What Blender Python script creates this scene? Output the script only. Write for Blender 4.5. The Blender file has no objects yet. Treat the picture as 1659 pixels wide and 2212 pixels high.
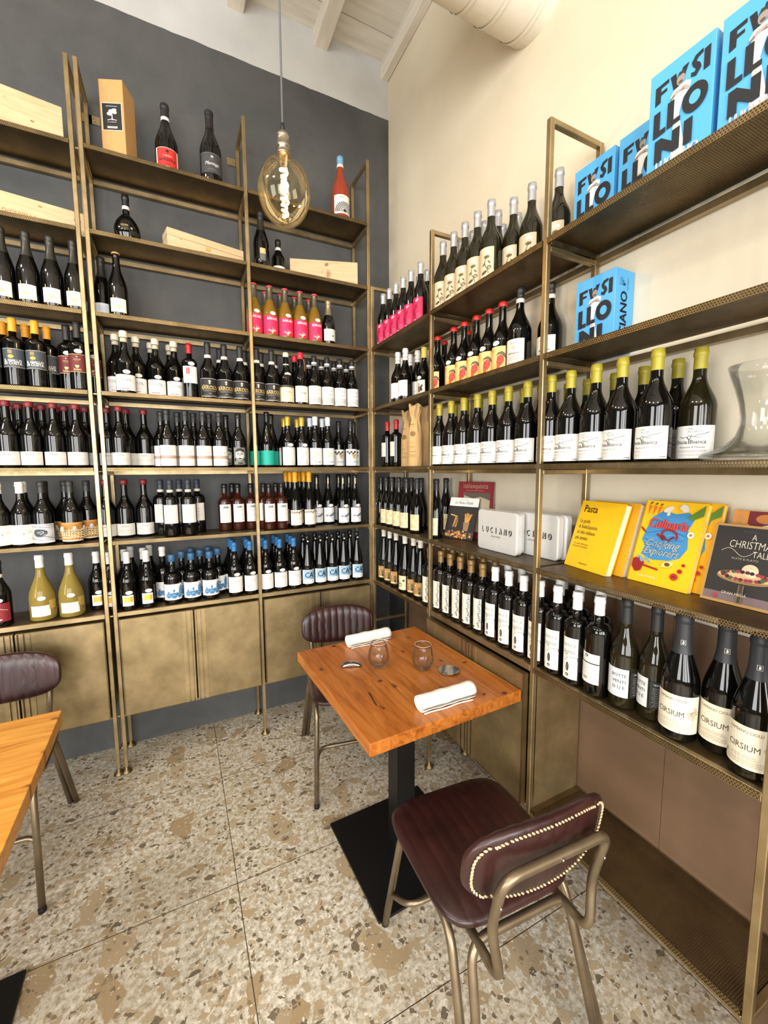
import bpy, bmesh, math, random
from mathutils import Vector, Matrix, Euler
random.seed(7)
scn = bpy.context.scene
C = scn.collection
PI = math.pi

# ------------------------------------------------------------------ camera
cam_d = bpy.data.cameras.new('camera')
cam = bpy.data.objects.new('camera', cam_d); C.objects.link(cam)
cam_d.sensor_fit = 'HORIZONTAL'; cam_d.sensor_width = 36.0
cam_d.lens = 36.0 * 899.46 / 1659.0
cam_d.clip_start = 0.05
_y, _p, _r = .4602, -.1016, -.0057
_f = Vector((math.sin(_y)*math.cos(_p), math.cos(_y)*math.cos(_p), math.sin(_p)))
_rt = Vector((math.cos(_y), -math.sin(_y), 0)); _up = _rt.cross(_f)
_r2 = _rt*math.cos(_r) + _up*math.sin(_r); _u2 = -_rt*math.sin(_r) + _up*math.cos(_r)
cam.matrix_world = Matrix(((_r2.x, _u2.x, -_f.x, -1.3500), (_r2.y, _u2.y, -_f.y, -2.6267), (_r2.z, _u2.z, -_f.z, 1.5368), (0, 0, 0, 1)))
scn.camera = cam

# ------------------------------------------------------------------ world, lights, exposure
w = bpy.data.worlds.new('world'); scn.world = w; w.use_nodes = True
w.node_tree.nodes['Background'].inputs[0].default_value = (.75, .85, 1, 1)
w.node_tree.nodes['Background'].inputs[1].default_value = .6
scn.view_settings.view_transform = 'Standard'; scn.view_settings.look = 'None'
scn.view_settings.gamma = 1; scn.view_settings.use_curve_mapping = False
scn.view_settings.exposure = .14
try: scn.cycles.max_bounces = 8; scn.cycles.transparent_max_bounces = 16; scn.cycles.sample_clamp_indirect = 6; scn.cycles.caustics_refractive = False; scn.cycles.caustics_reflective = False
except Exception: pass

def area(name, loc, target, sx, sy, power, col):
    d = bpy.data.lights.new(name, 'AREA'); d.shape = 'RECTANGLE'; d.size = sx; d.size_y = sy; d.energy = power; d.color = col
    o = bpy.data.objects.new(name, d); C.objects.link(o); o.location = loc
    o.rotation_euler = (Vector(target)-Vector(loc)).to_track_quat('-Z', 'Y').to_euler()
    return o
# shop windows: three panes behind the camera and one on the left side
for i, xx in enumerate((-4.35, -2.75, -1.15)):
    area('window_daylight', (xx, -5.93, 1.85), (xx, 0, 1.85), 1.3, 2.5, 118, (1, .985, .96))
area('window_daylight_side', (-5.43, -3.6, 1.9), (0, -3.6, 1.9), 1.9, 2.3, 150, (1, .985, .96))
# ceiling lamps further back in the room
for xx, yy in ((-2.6, -4.6), (-3.6, -3.0), (-3.6, -1.4)):
    area('ceiling_lamp_light', (xx, yy, 3.9), (xx, yy, 0), .5, .5, 34, (1, .93, .82))

# ------------------------------------------------------------------ materials
def lin(c):
    return tuple((x/255/12.92 if x/255 <= .04045 else ((x/255+.055)/1.055)**2.4) for x in c)
_mats = {}
def M(r, g, b, rough=.5, metal=0, spec=.5, name=None, bump=0, bscale=200):
    k = (r, g, b, rough, metal, spec, bump)
    if k in _mats: return _mats[k]
    m = bpy.data.materials.new(name or 'colour_%d_%d_%d' % (r, g, b)); m.use_nodes = True
    n = m.node_tree.nodes; l = m.node_tree.links; p = n['Principled BSDF']
    p.inputs['Roughness'].default_value = rough; p.inputs['Metallic'].default_value = metal
    p.inputs['Specular IOR Level'].default_value = spec
    # slight procedural variation of tone
    tc = n.new('ShaderNodeTexCoord'); nz = n.new('ShaderNodeTexNoise'); nz.inputs['Scale'].default_value = 14; nz.inputs['Detail'].default_value = 3
    l.new(tc.outputs['Object'], nz.inputs['Vector'])
    mx = n.new('ShaderNodeMix'); mx.data_type = 'RGBA'; c = lin((r, g, b))
    mx.inputs[6].default_value = (*[x*.93 for x in c], 1); mx.inputs[7].default_value = (*[min(1, x*1.07) for x in c], 1)
    l.new(nz.outputs[0], mx.inputs[0]); l.new(mx.outputs[2], p.inputs['Base Color'])
    if bump:
        n2 = n.new('ShaderNodeTexNoise'); n2.inputs['Scale'].default_value = bscale; l.new(tc.outputs['Object'], n2.inputs['Vector'])
        b_ = n.new('ShaderNodeBump'); b_.inputs['Strength'].default_value = bump; b_.inputs['Distance'].default_value = .002
        l.new(n2.outputs[0], b_.inputs['Height']); l.new(b_.outputs[0], p.inputs['Normal'])
    _mats[k] = m
    return m
def newmat(name):
    m = bpy.data.materials.new(name); m.use_nodes = True
    nt = m.node_tree; return m, nt.nodes, nt.links, nt.nodes['Principled BSDF']
def ramp(n, l, src, stops, interp='LINEAR'):
    r = n.new('ShaderNodeValToRGB'); r.color_ramp.interpolation = interp
    e = r.color_ramp.elements
    e[0].position = stops[0][0]; e[0].color = (*lin(stops[0][1]), 1)
    e[1].position = stops[1][0]; e[1].color = (*lin(stops[1][1]), 1)
    for s in stops[2:]:
        q = e.new(s[0]); q.color = (*lin(s[1]), 1)
    l.new(src, r.inputs[0]); return r.outputs[0]
def math_(n, l, op, a, b=None, c=None):
    x = n.new('ShaderNodeMath'); x.operation = op
    for i, v in enumerate((a, b, c)):
        if v is None: continue
        if isinstance(v, (int, float)): x.inputs[i].default_value = v
        else: l.new(v, x.inputs[i])
    return x.outputs[0]
def mixc(n, l, fac, a, b):
    x = n.new('ShaderNodeMix'); x.data_type = 'RGBA'
    for i, v in ((0, fac), (6, a), (7, b)):
        if isinstance(v, tuple): x.inputs[i].default_value = (*lin(v), 1)
        elif isinstance(v, (int, float)): x.inputs[i].default_value = v
        else: l.new(v, x.inputs[i])
    return x.outputs[2]
def noise(n, l, vec, scale, detail=4, rough=.5, dist=0):
    z = n.new('ShaderNodeTexNoise'); z.inputs['Scale'].default_value = scale; z.inputs['Detail'].default_value = detail
    z.inputs['Roughness'].default_value = rough; z.inputs['Distortion'].default_value = dist
    l.new(vec, z.inputs['Vector']); return z
def bumpn(n, l, p, h, strength, dist=.002):
    b = n.new('ShaderNodeBump'); b.inputs['Strength'].default_value = strength; b.inputs['Distance'].default_value = dist
    l.new(h, b.inputs['Height']); l.new(b.outputs[0], p.inputs['Normal'])

def brass_mat(name, c0, c1, rough=.36, metal=.85):
    m, n, l, p = newmat(name)
    tc = n.new('ShaderNodeTexCoord')
    z = noise(n, l, tc.outputs['Object'], 7, 5, .6)
    l.new(ramp(n, l, z.outputs[0], [(.3, c0), (.7, c1)]), p.inputs['Base Color'])
    p.inputs['Metallic'].default_value = metal
    z2 = noise(n, l, tc.outputs['Object'], 40, 3)
    l.new(math_(n, l, 'MULTIPLY_ADD', z2.outputs[0], .2, rough-.1), p.inputs['Roughness'])
    return m, n, l, p
BRASS = brass_mat('aged_brass', (136, 118, 84), (186, 164, 124))[0]
BRASS_D = brass_mat('dark_aged_brass', (96, 80, 52), (138, 116, 80), .42)[0]

def hexmask(n, l, uv, pitch, radius):
    a, b = pitch, pitch*1.7320508
    def one(off):
        v = n.new('ShaderNodeVectorMath'); v.operation = 'DIVIDE'; l.new(uv, v.inputs[0]); v.inputs[1].default_value = (a, b, 1)
        v1 = n.new('ShaderNodeVectorMath'); v1.operation = 'ADD'; l.new(v.outputs[0], v1.inputs[0]); v1.inputs[1].default_value = (off, off, 0)
        v2 = n.new('ShaderNodeVectorMath'); v2.operation = 'FRACTION'; l.new(v1.outputs[0], v2.inputs[0])
        v3 = n.new('ShaderNodeVectorMath'); v3.operation = 'SUBTRACT'; l.new(v2.outputs[0], v3.inputs[0]); v3.inputs[1].default_value = (.5, .5, 0)
        v4 = n.new('ShaderNodeVectorMath'); v4.operation = 'MULTIPLY'; l.new(v3.outputs[0], v4.inputs[0]); v4.inputs[1].default_value = (a, b, 0)
        v5 = n.new('ShaderNodeVectorMath'); v5.operation = 'LENGTH'; l.new(v4.outputs[0], v5.inputs[0]); return v5.outputs['Value']
    d = math_(n, l, 'MINIMUM', one(0), one(.5))
    return math_(n, l, 'LESS_THAN', d, radius)
def perforated(name, c0, c1, pitch, rad, holes=True, hole_col=(34, 27, 16)):
    m, n, l, p = brass_mat(name, c0, c1, .42)
    uv = n.new('ShaderNodeUVMap'); mask = hexmask(n, l, uv.outputs[0], pitch, rad)
    if holes:
        out = n['Material Output']; tr = n.new('ShaderNodeBsdfTransparent'); mx = n.new('ShaderNodeMixShader')
        l.new(mask, mx.inputs[0]); l.new(p.outputs[0], mx.inputs[1]); l.new(tr.outputs[0], mx.inputs[2]); l.new(mx.outputs[0], out.inputs[0])
    else:
        base = p.inputs['Base Color'].links[0].from_socket
        l.new(mixc(n, l, mask, base, hole_col), p.inputs['Base Color'])
        inv = math_(n, l, 'SUBTRACT', 1, mask); l.new(math_(n, l, 'MULTIPLY', inv, .8), p.inputs['Metallic'])
    return m
PERF = perforated('perforated_brass_sheet', (112, 94, 62), (156, 132, 92), .0062, .0019)
PERF_TRAY = perforated('perforated_brass_tray', (88, 74, 50), (122, 102, 70), .0062, .0013)
PERF_DOOR = perforated('fine_perforated_brass', (136, 118, 82), (192, 170, 126), .0042, .0012, False, (92, 74, 46))

def glass_bottle(name, col, rough=.07):
    m, n, l, p = newmat(name)
    p.inputs['Base Color'].default_value = (*col, 1); p.inputs['Roughness'].default_value = rough
    p.inputs['IOR'].default_value = 1.5; p.inputs['Specular IOR Level'].default_value = .5
    return m
G_BLACK = glass_bottle('black_bottle_glass', (.0022, .0022, .002), .05)
G_GREEN = glass_bottle('olive_bottle_glass', (.011, .009, .0035), .05)
def clear_bottle(name, col, tr):
    m, n, l, p = newmat(name)
    p.inputs['Base Color'].default_value = (*lin(col), 1); p.inputs['Roughness'].default_value = .04
    p.inputs['Transmission Weight'].default_value = tr; p.inputs['IOR'].default_value = 1.33
    return m
G_AMBER = clear_bottle('golden_wine_glass', (176, 132, 44), .55)
G_PALE = clear_bottle('pale_wine_glass', (196, 170, 84), .6)
G_ROSE = clear_bottle('rose_wine_glass', (176, 74, 50), .35)
G_REDLIQ = glass_bottle('red_liqueur_glass', (.035, .008, .004))

GLASS, n, l, p = newmat('clear_glass')
p.inputs['Transmission Weight'].default_value = 1; p.inputs['Roughness'].default_value = 0; p.inputs['IOR'].default_value = 1.45
p.inputs['Base Color'].default_value = (.97, .98, .98, 1)
THIN, n, l, p = newmat('thin_clear_glass')
out = n['Material Output']; tr = n.new('ShaderNodeBsdfTransparent'); tr.inputs[0].default_value = (.965, .97, .965, 1)
gl = n.new('ShaderNodeBsdfGlossy'); gl.inputs['Roughness'].default_value = .01
lw = n.new('ShaderNodeLayerWeight'); lw.inputs[0].default_value = .2; mx = n.new('ShaderNodeMixShader')
l.new(math_(n, l, 'MULTIPLY_ADD', lw.outputs['Fresnel'], .6, .02), mx.inputs[0]); l.new(tr.outputs[0], mx.inputs[1]); l.new(gl.outputs[0], mx.inputs[2]); l.new(mx.outputs[0], out.inputs[0])

AMBER, n, l, p = newmat('amber_bulb_glass')
out = n['Material Output']; tr = n.new('ShaderNodeBsdfTransparent'); tr.inputs[0].default_value = (1, .93, .77, 1)
gl = n.new('ShaderNodeBsdfGlossy'); gl.inputs['Roughness'].default_value = .02; gl.inputs[0].default_value = (1, .92, .76, 1)
lw = n.new('ShaderNodeLayerWeight'); lw.inputs[0].default_value = .35; mx = n.new('ShaderNodeMixShader')
l.new(math_(n, l, 'MULTIPLY_ADD', lw.outputs['Fresnel'], .30, .02), mx.inputs[0]); l.new(tr.outputs[0], mx.inputs[1]); l.new(gl.outputs[0], mx.inputs[2]); l.new(mx.outputs[0], out.inputs[0])
FILAMENT, n, l, p = newmat('glowing_filament')
p.inputs['Base Color'].default_value = (1, .7, .3, 1); p.inputs['Emission Color'].default_value = (1, .62, .22, 1); p.inputs['Emission Strength'].default_value = 80

# walls
DARKWALL, n, l, p = newmat('dark_grey_painted_wall')
ge = n.new('ShaderNodeNewGeometry'); sp = n.new('ShaderNodeSeparateXYZ'); l.new(ge.outputs['Position'], sp.inputs[0])
z = noise(n, l, ge.outputs['Position'], 2.2, 6, .6, .6)
dk = ramp(n, l, z.outputs[0], [(.3, (62, 63, 64)), (.72, (86, 86, 84))])
zz = noise(n, l, ge.outputs['Position'], 3, 5); wh = ramp(n, l, zz.outputs[0], [(.3, (178, 178, 177)), (.7, (196, 196, 193))])
edge = math_(n, l, 'MULTIPLY_ADD', noise(n, l, ge.outputs['Position'], 9, 3).outputs[0], .012, 3.789)
mk = math_(n, l, 'GREATER_THAN', sp.outputs['Z'], edge)
l.new(mixc(n, l, mk, dk, wh), p.inputs['Base Color']); p.inputs['Roughness'].default_value = .7
bumpn(n, l, p, noise(n, l, ge.outputs['Position'], 45, 5).outputs[0], .25)
CREAM, n, l, p = newmat('cream_plaster')
ge = n.new('ShaderNodeNewGeometry')
z = noise(n, l, ge.outputs['Position'], 1.6, 6, .55, .4)
l.new(ramp(n, l, z.outputs[0], [(.3, (212, 200, 175)), (.7, (224, 213, 189))]), p.inputs['Base Color']); p.inputs['Roughness'].default_value = .75
bumpn(n, l, p, noise(n, l, ge.outputs['Position'], 30, 5).outputs[0], .3, .003)
WAINS, n, l, p = newmat('brown_wall_panel')
ge = n.new('ShaderNodeNewGeometry'); z = noise(n, l, ge.outputs['Position'], 2.5, 5, .6)
l.new(ramp(n, l, z.outputs[0], [(.3, (104, 80, 60)), (.7, (124, 98, 74))]), p.inputs['Base Color']); p.inputs['Roughness'].default_value = .5
CEIL, n, l, p = newmat('whitewashed_planks')
ge = n.new('ShaderNodeNewGeometry'); mp = n.new('ShaderNodeMapping'); mp.inputs['Scale'].default_value = (3, 26, 26); l.new(ge.outputs['Position'], mp.inputs[0])
z = noise(n, l, mp.outputs[0], 1, 6, .6)
l.new(ramp(n, l, z.outputs[0], [(.25, (196, 190, 176)), (.7, (222, 218, 208))]), p.inputs['Base Color']); p.inputs['Roughness'].default_value = .7
BEAM, n, l, p = newmat('whitewashed_beam')
ge = n.new('ShaderNodeNewGeometry'); mp = n.new('ShaderNodeMapping'); mp.inputs['Scale'].default_value = (30, 3, 30); l.new(ge.outputs['Position'], mp.inputs[0])
z = noise(n, l, mp.outputs[0], 1, 6, .6)
l.new(ramp(n, l, z.outputs[0], [(.25, (202, 194, 178)), (.7, (228, 222, 210))]), p.inputs['Base Color']); p.inputs['Roughness'].default_value = .7
bumpn(n, l, p, z.outputs[0], .4, .004)
PLAIN = M(92, 88, 82, .8)

# terrazzo
TERR, n, l, p = newmat('terrazzo_tiles')
ge = n.new('ShaderNodeNewGeometry'); P0 = ge.outputs['Position']
wz = noise(n, l, P0, 22, 4)
wv = n.new('ShaderNodeVectorMath'); wv.operation = 'MULTIPLY_ADD'; l.new(wz.outputs[1], wv.inputs[0]); wv.inputs[1].default_value = (.03, .03, 0); l.new(P0, wv.inputs[2])
wz2 = noise(n, l, P0, 90, 3)
wv2 = n.new('ShaderNodeVectorMath'); wv2.operation = 'MULTIPLY_ADD'; l.new(wz2.outputs[1], wv2.inputs[0]); wv2.inputs[1].default_value = (.012, .012, 0); l.new(P0, wv2.inputs[2])
base = ramp(n, l, noise(n, l, P0, 55, 8, .72).outputs[0], [(.36, (142, 128, 106)), (.47, (184, 174, 154)), (.56, (214, 206, 190)), (.68, (234, 228, 216))])
big = noise(n, l, P0, 1.7, 3); base = mixc(n, l, math_(n, l, 'MULTIPLY', ramp(n, l, big.outputs[0], [(.4, (0, 0, 0)), (.65, (255, 255, 255))]), .35), base, (168, 154, 128))
def chips(vec, scale, thr, rmax, cols, col_in, stretch=(1, 1, 1)):
    mp = n.new('ShaderNodeMapping'); mp.inputs['Scale'].default_value = stretch; l.new(vec, mp.inputs[0])
    v = n.new('ShaderNodeTexVoronoi'); v.voronoi_dimensions = '2D'; v.inputs['Scale'].default_value = scale; l.new(mp.outputs[0], v.inputs['Vector'])
    ve = n.new('ShaderNodeTexVoronoi'); ve.voronoi_dimensions = '2D'; ve.feature = 'DISTANCE_TO_EDGE'; ve.inputs['Scale'].default_value = scale; l.new(mp.outputs[0], ve.inputs['Vector'])
    s = n.new('ShaderNodeSeparateColor'); l.new(v.outputs['Color'], s.inputs[0])
    sel = math_(n, l, 'GREATER_THAN', s.outputs[0], thr)
    rr = math_(n, l, 'MULTIPLY_ADD', s.outputs[1], .16, .40-rmax)
    ins = math_(n, l, 'GREATER_THAN', ve.outputs['Distance'], rr)
    k = math_(n, l, 'MULTIPLY', sel, ins)
    cc = ramp(n, l, s.outputs[2], cols)
    det = mixc(n, l, math_(n, l, 'MULTIPLY', noise(n, l, P0, 120, 6, .7).outputs[0], .45), cc, (196, 180, 150))
    return mixc(n, l, k, col_in, det)
c = chips(wv2.outputs[0], 46, .76, .36, [(0, (156, 138, 110)), (1, (178, 160, 132))], base)
c = chips(wv2.outputs[0], 21, .87, .36, [(0, (148, 126, 94)), (.5, (164, 146, 116)), (1, (174, 154, 128))], c, (1, 1.3, 1))
c = chips(wv.outputs[0], 8.5, .90, .36, [(0, (142, 116, 80)), (.5, (160, 140, 108)), (1, (170, 148, 120))], c, (1.2, .9, 1))
c = chips(wv2.outputs[0], 70, .89, .34, [(0, (52, 42, 32)), (.6, (84, 66, 46)), (1, (110, 90, 66))], c)
c = chips(wv2.outputs[0], 30, .95, .3, [(0, (40, 34, 28)), (1, (70, 56, 42))], c, (1, 1.5, 1))
c = chips(wv2.outputs[0], 110, .85, .3, [(0, (96, 78, 56)), (1, (232, 226, 210))], c)
sp = n.new('ShaderNodeSeparateXYZ'); l.new(P0, sp.inputs[0])
def joint(o, off, per):
    a = math_(n, l, 'ADD', o, off); a = math_(n, l, 'DIVIDE', a, per); a = math_(n, l, 'FRACT', a)
    a = math_(n, l, 'SUBTRACT', a, .5); a = math_(n, l, 'ABSOLUTE', a); return math_(n, l, 'GREATER_THAN', a, .5-.0014/per)
j = math_(n, l, 'MAXIMUM', joint(sp.outputs[0], 1.222+6, 1.2), joint(sp.outputs[1], .515+12.04-.0, .602))
c = mixc(n, l, j, c, (60, 48, 32))
l.new(c, p.inputs['Base Color']); p.inputs['Roughness'].default_value = .42
h = math_(n, l, 'SUBTRACT', noise(n, l, P0, 160, 4).outputs[0], math_(n, l, 'MULTIPLY', j, 3)); bumpn(n, l, p, h, .18, .002)

def wood_mat(name, cols, along='y', plank=.062, knots=True, rough=.3, rgh=1):
    m, n, l, p = newmat(name)
    tc = n.new('ShaderNodeTexCoord'); sp = n.new('ShaderNodeSeparateXYZ'); l.new(tc.outputs['Object'], sp.inputs[0])
    ax = sp.outputs[0] if along == 'y' else sp.outputs[1]; al = sp.outputs[1] if along == 'y' else sp.outputs[0]
    row = math_(n, l, 'FLOOR', math_(n, l, 'DIVIDE', math_(n, l, 'ADD', ax, 3.01), plank))
    wn = n.new('ShaderNodeTexWhiteNoise'); wn.noise_dimensions = '1D'; l.new(row, wn.inputs['W'])
    cx = n.new('ShaderNodeCombineXYZ')
    l.new(math_(n, l, 'MULTIPLY', ax, 22), cx.inputs[0]); l.new(math_(n, l, 'MULTIPLY_ADD', al, 2.2, math_(n, l, 'MULTIPLY', wn.outputs[0], 31)), cx.inputs[1]); l.new(math_(n, l, 'MULTIPLY', sp.outputs[2], 22), cx.inputs[2])
    z = noise(n, l, cx.outputs[0], 1.6, 8, .62, 1.2)
    col = ramp(n, l, z.outputs[0], [(.3, cols[0]), (.5, cols[1]), (.72, cols[2])])
    col = mixc(n, l, math_(n, l, 'MULTIPLY', wn.outputs[0], .3), col, cols[3])
    if knots:
        v = n.new('ShaderNodeTexVoronoi'); v.voronoi_dimensions = '2D'; v.inputs['Scale'].default_value = 5.2
        mp = n.new('ShaderNodeMapping'); mp.inputs['Scale'].default_value = (1.5, .8, 1) if along == 'y' else (.8, 1.5, 1); l.new(tc.outputs['Object'], mp.inputs[0])
        dz = n.new('ShaderNodeVectorMath'); dz.operation = 'MULTIPLY_ADD'; l.new(noise(n, l, tc.outputs['Object'], 30, 2).outputs[1], dz.inputs[0]); dz.inputs[1].default_value = (.03, .03, 0); l.new(mp.outputs[0], dz.inputs[2])
        l.new(dz.outputs[0], v.inputs['Vector']); s = n.new('ShaderNodeSeparateColor'); l.new(v.outputs['Color'], s.inputs[0])
        k = math_(n, l, 'MULTIPLY', math_(n, l, 'GREATER_THAN', s.outputs[0], .45), ramp(n, l, v.outputs['Distance'], [(.03, (255, 255, 255)), (.085, (0, 0, 0))]))
        col = mixc(n, l, math_(n, l, 'MULTIPLY', k, .8), col, cols[4])
    fr = math_(n, l, 'FRACT', math_(n, l, 'DIVIDE', math_(n, l, 'ADD', ax, 3.01), plank))
    ed = math_(n, l, 'LESS_THAN', fr, .025)
    col = mixc(n, l, math_(n, l, 'MULTIPLY', ed, .5), col, cols[0])
    l.new(col, p.inputs['Base Color']); p.inputs['Roughness'].default_value = rough
    bumpn(n, l, p, z.outputs[0], .12, .001)
    return m
WOOD = wood_mat('varnished_pine', [(128, 66, 18), (176, 102, 38), (198, 126, 56), (150, 82, 26), (70, 30, 14)], 'y', .075, True, .32)
WOOD2 = wood_mat('light_varnished_pine', [(176, 108, 34), (214, 148, 62), (232, 172, 84), (204, 136, 52), (120, 62, 20)], 'x', .062, True, .35)
CRATE = wood_mat('bare_pine_crate', [(184, 156, 116), (204, 178, 138), (216, 192, 156), (196, 168, 126), (150, 96, 52)], 'x', .3, False, .65)
LEATHER, n, l, p = newmat('burgundy_leather')
tc = n.new('ShaderNodeTexCoord'); z = noise(n, l, tc.outputs['Object'], 9, 5, .6)
l.new(ramp(n, l, z.outputs[0], [(.3, (34, 16, 16)), (.7, (58, 27, 26))]), p.inputs['Base Color']); p.inputs['Roughness'].default_value = .33
bumpn(n, l, p, noise(n, l, tc.outputs['Object'], 130, 5, .7).outputs[0], .25, .001)
GUN, n, l, p = newmat('bronzed_steel_tube')
tc = n.new('ShaderNodeTexCoord'); z = noise(n, l, tc.outputs['Object'], 12, 4)
l.new(ramp(n, l, z.outputs[0], [(.3, (120, 106, 86)), (.7, (150, 134, 110))]), p.inputs['Base Color']); p.inputs['Roughness'].default_value = .38; p.inputs['Metallic'].default_value = .85
BLACKM = M(16, 16, 17, .45, .2, .5, 'black_powder_coat')
CLOTH = M(240, 236, 226, .85, 0, .3, 'white_linen', .5, 500)
STEEL = M(158, 154, 148, .14, 1, .5, 'polished_steel')
STUD = M(214, 190, 150, .45, .3)
CARD = M(196, 152, 98, .8, 0, .3, 'kraft_cardboard', .3, 300)
KRAFT = M(200, 164, 112, .8, 0, .3, 'kraft_paper', .5, 90)

# ------------------------------------------------------------------ mesh helpers
def link(name, bm, mats, parent=None, smooth=False, loc=None):
    me = bpy.data.meshes.new(name); bm.to_mesh(me); bm.free()
    for m in (mats if isinstance(mats, (list, tuple)) else [mats]): me.materials.append(m)
    if smooth:
        for q in me.polygons: q.use_smooth = True
    o = bpy.data.objects.new(name, me); C.objects.link(o)
    if parent: o.parent = parent
    if loc: o.location = loc
    return o
def thing(name, label, cat, loc=(0, 0, 0), rz=0, group=None):
    o = bpy.data.objects.new(name, None); C.objects.link(o); o.empty_display_size = .05
    o.location = loc; o.rotation_euler = (0, 0, rz); o['label'] = label; o['category'] = cat
    if group: o['group'] = group
    return o
def struct(name, bm, m):
    o = link(name, bm, m); o['kind'] = 'structure'; return o
def box(bm, x0, x1, y0, y1, z0, z1, mi=0, mat=None):
    vs = [bm.verts.new((x, y, z)) for x in (x0, x1) for y in (y0, y1) for z in (z0, z1)]
    if mat: 
        for v in vs: v.co = mat @ v.co
    fs = []
    for q in ((0, 1, 3, 2), (4, 6, 7, 5), (0, 4, 5, 1), (2, 3, 7, 6), (0, 2, 6, 4), (1, 5, 7, 3)):
        f = bm.faces.new([vs[i] for i in q]); f.material_index = mi; fs.append(f)
    return fs
def bevbox(x0, x1, y0, y1, z0, z1, b=.003, seg=2):
    bm = bmesh.new(); box(bm, x0, x1, y0, y1, z0, z1); bmesh.ops.recalc_face_normals(bm, faces=bm.faces)
    bmesh.ops.bevel(bm, geom=bm.edges[:], offset=b, segments=seg, affect='EDGES', profile=.5); return bm
def uvbox(bm, x0, x1, y0, y1, z0, z1, mi=0):
    fs = box(bm, x0, x1, y0, y1, z0, z1, mi); uv = bm.loops.layers.uv.verify()
    for f in fs:
        f.normal_update(); nx, ny, nz = [abs(v) for v in f.normal]
        for lp in f.loops:
            c = lp.vert.co
            lp[uv].uv = (c.x, c.y) if nz > .5 else ((c.x, c.z) if ny > .5 else (c.y, c.z))
def lathe(bm, prof, seg=28, mi=0, close=True):
    rings = []
    for r, z in prof:
        if r < 1e-5: rings.append([bm.verts.new((0, 0, z))])
        else: rings.append([bm.verts.new((r*math.cos(2*PI*i/seg), r*math.sin(2*PI*i/seg), z)) for i in range(seg)])
    for a, b in zip(rings, rings[1:]):
        for i in range(seg):
            j = (i+1) % seg
            if len(a) == 1 and len(b) == 1: continue
            if len(a) == 1: f = bm.faces.new((a[0], b[j], b[i]))
            elif len(b) == 1: f = bm.faces.new((a[i], a[j], b[0]))
            else: f = bm.faces.new((a[i], a[j], b[j], b[i]))
            f.material_index = mi
def fillet(pts, r, n=6):
    pts = [Vector(p) for p in pts]; out = [pts[0]]
    for a, b, c in zip(pts, pts[1:], pts[2:]):
        u = (a-b).normalized(); v = (c-b).normalized(); d = min(r, (a-b).length*.48, (c-b).length*.48)
        p0 = b+u*d; p1 = b+v*d
        for i in range(n+1):
            t = i/n; out.append((1-t)**2*p0 + 2*t*(1-t)*b + t*t*p1)
    out.append(pts[-1]); return out
def tube(bm, pts, r, seg=10, mi=0, cap=True):
    pts = [Vector(p) for p in pts]; rings = []
    t0 = (pts[1]-pts[0]).normalized(); up = Vector((0, 0, 1)) if abs(t0.z) < .9 else Vector((1, 0, 0))
    nrm = t0.cross(up).normalized()
    for i, p in enumerate(pts):
        t = ((pts[min(i+1, len(pts)-1)]-pts[max(i-1, 0)])).normalized()
        nrm = (nrm - t*nrm.dot(t)).normalized(); b = t.cross(nrm)
        rings.append([bm.verts.new(p + (nrm*math.cos(2*PI*k/seg)+b*math.sin(2*PI*k/seg))*r) for k in range(seg)])
    for a, b in zip(rings, rings[1:]):
        for k in range(seg):
            f = bm.faces.new((a[k], a[(k+1) % seg], b[(k+1) % seg], b[k])); f.material_index = mi
    if cap:
        bm.faces.new(rings[0][::-1]).material_index = mi; bm.faces.new(rings[-1]).material_index = mi

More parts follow.
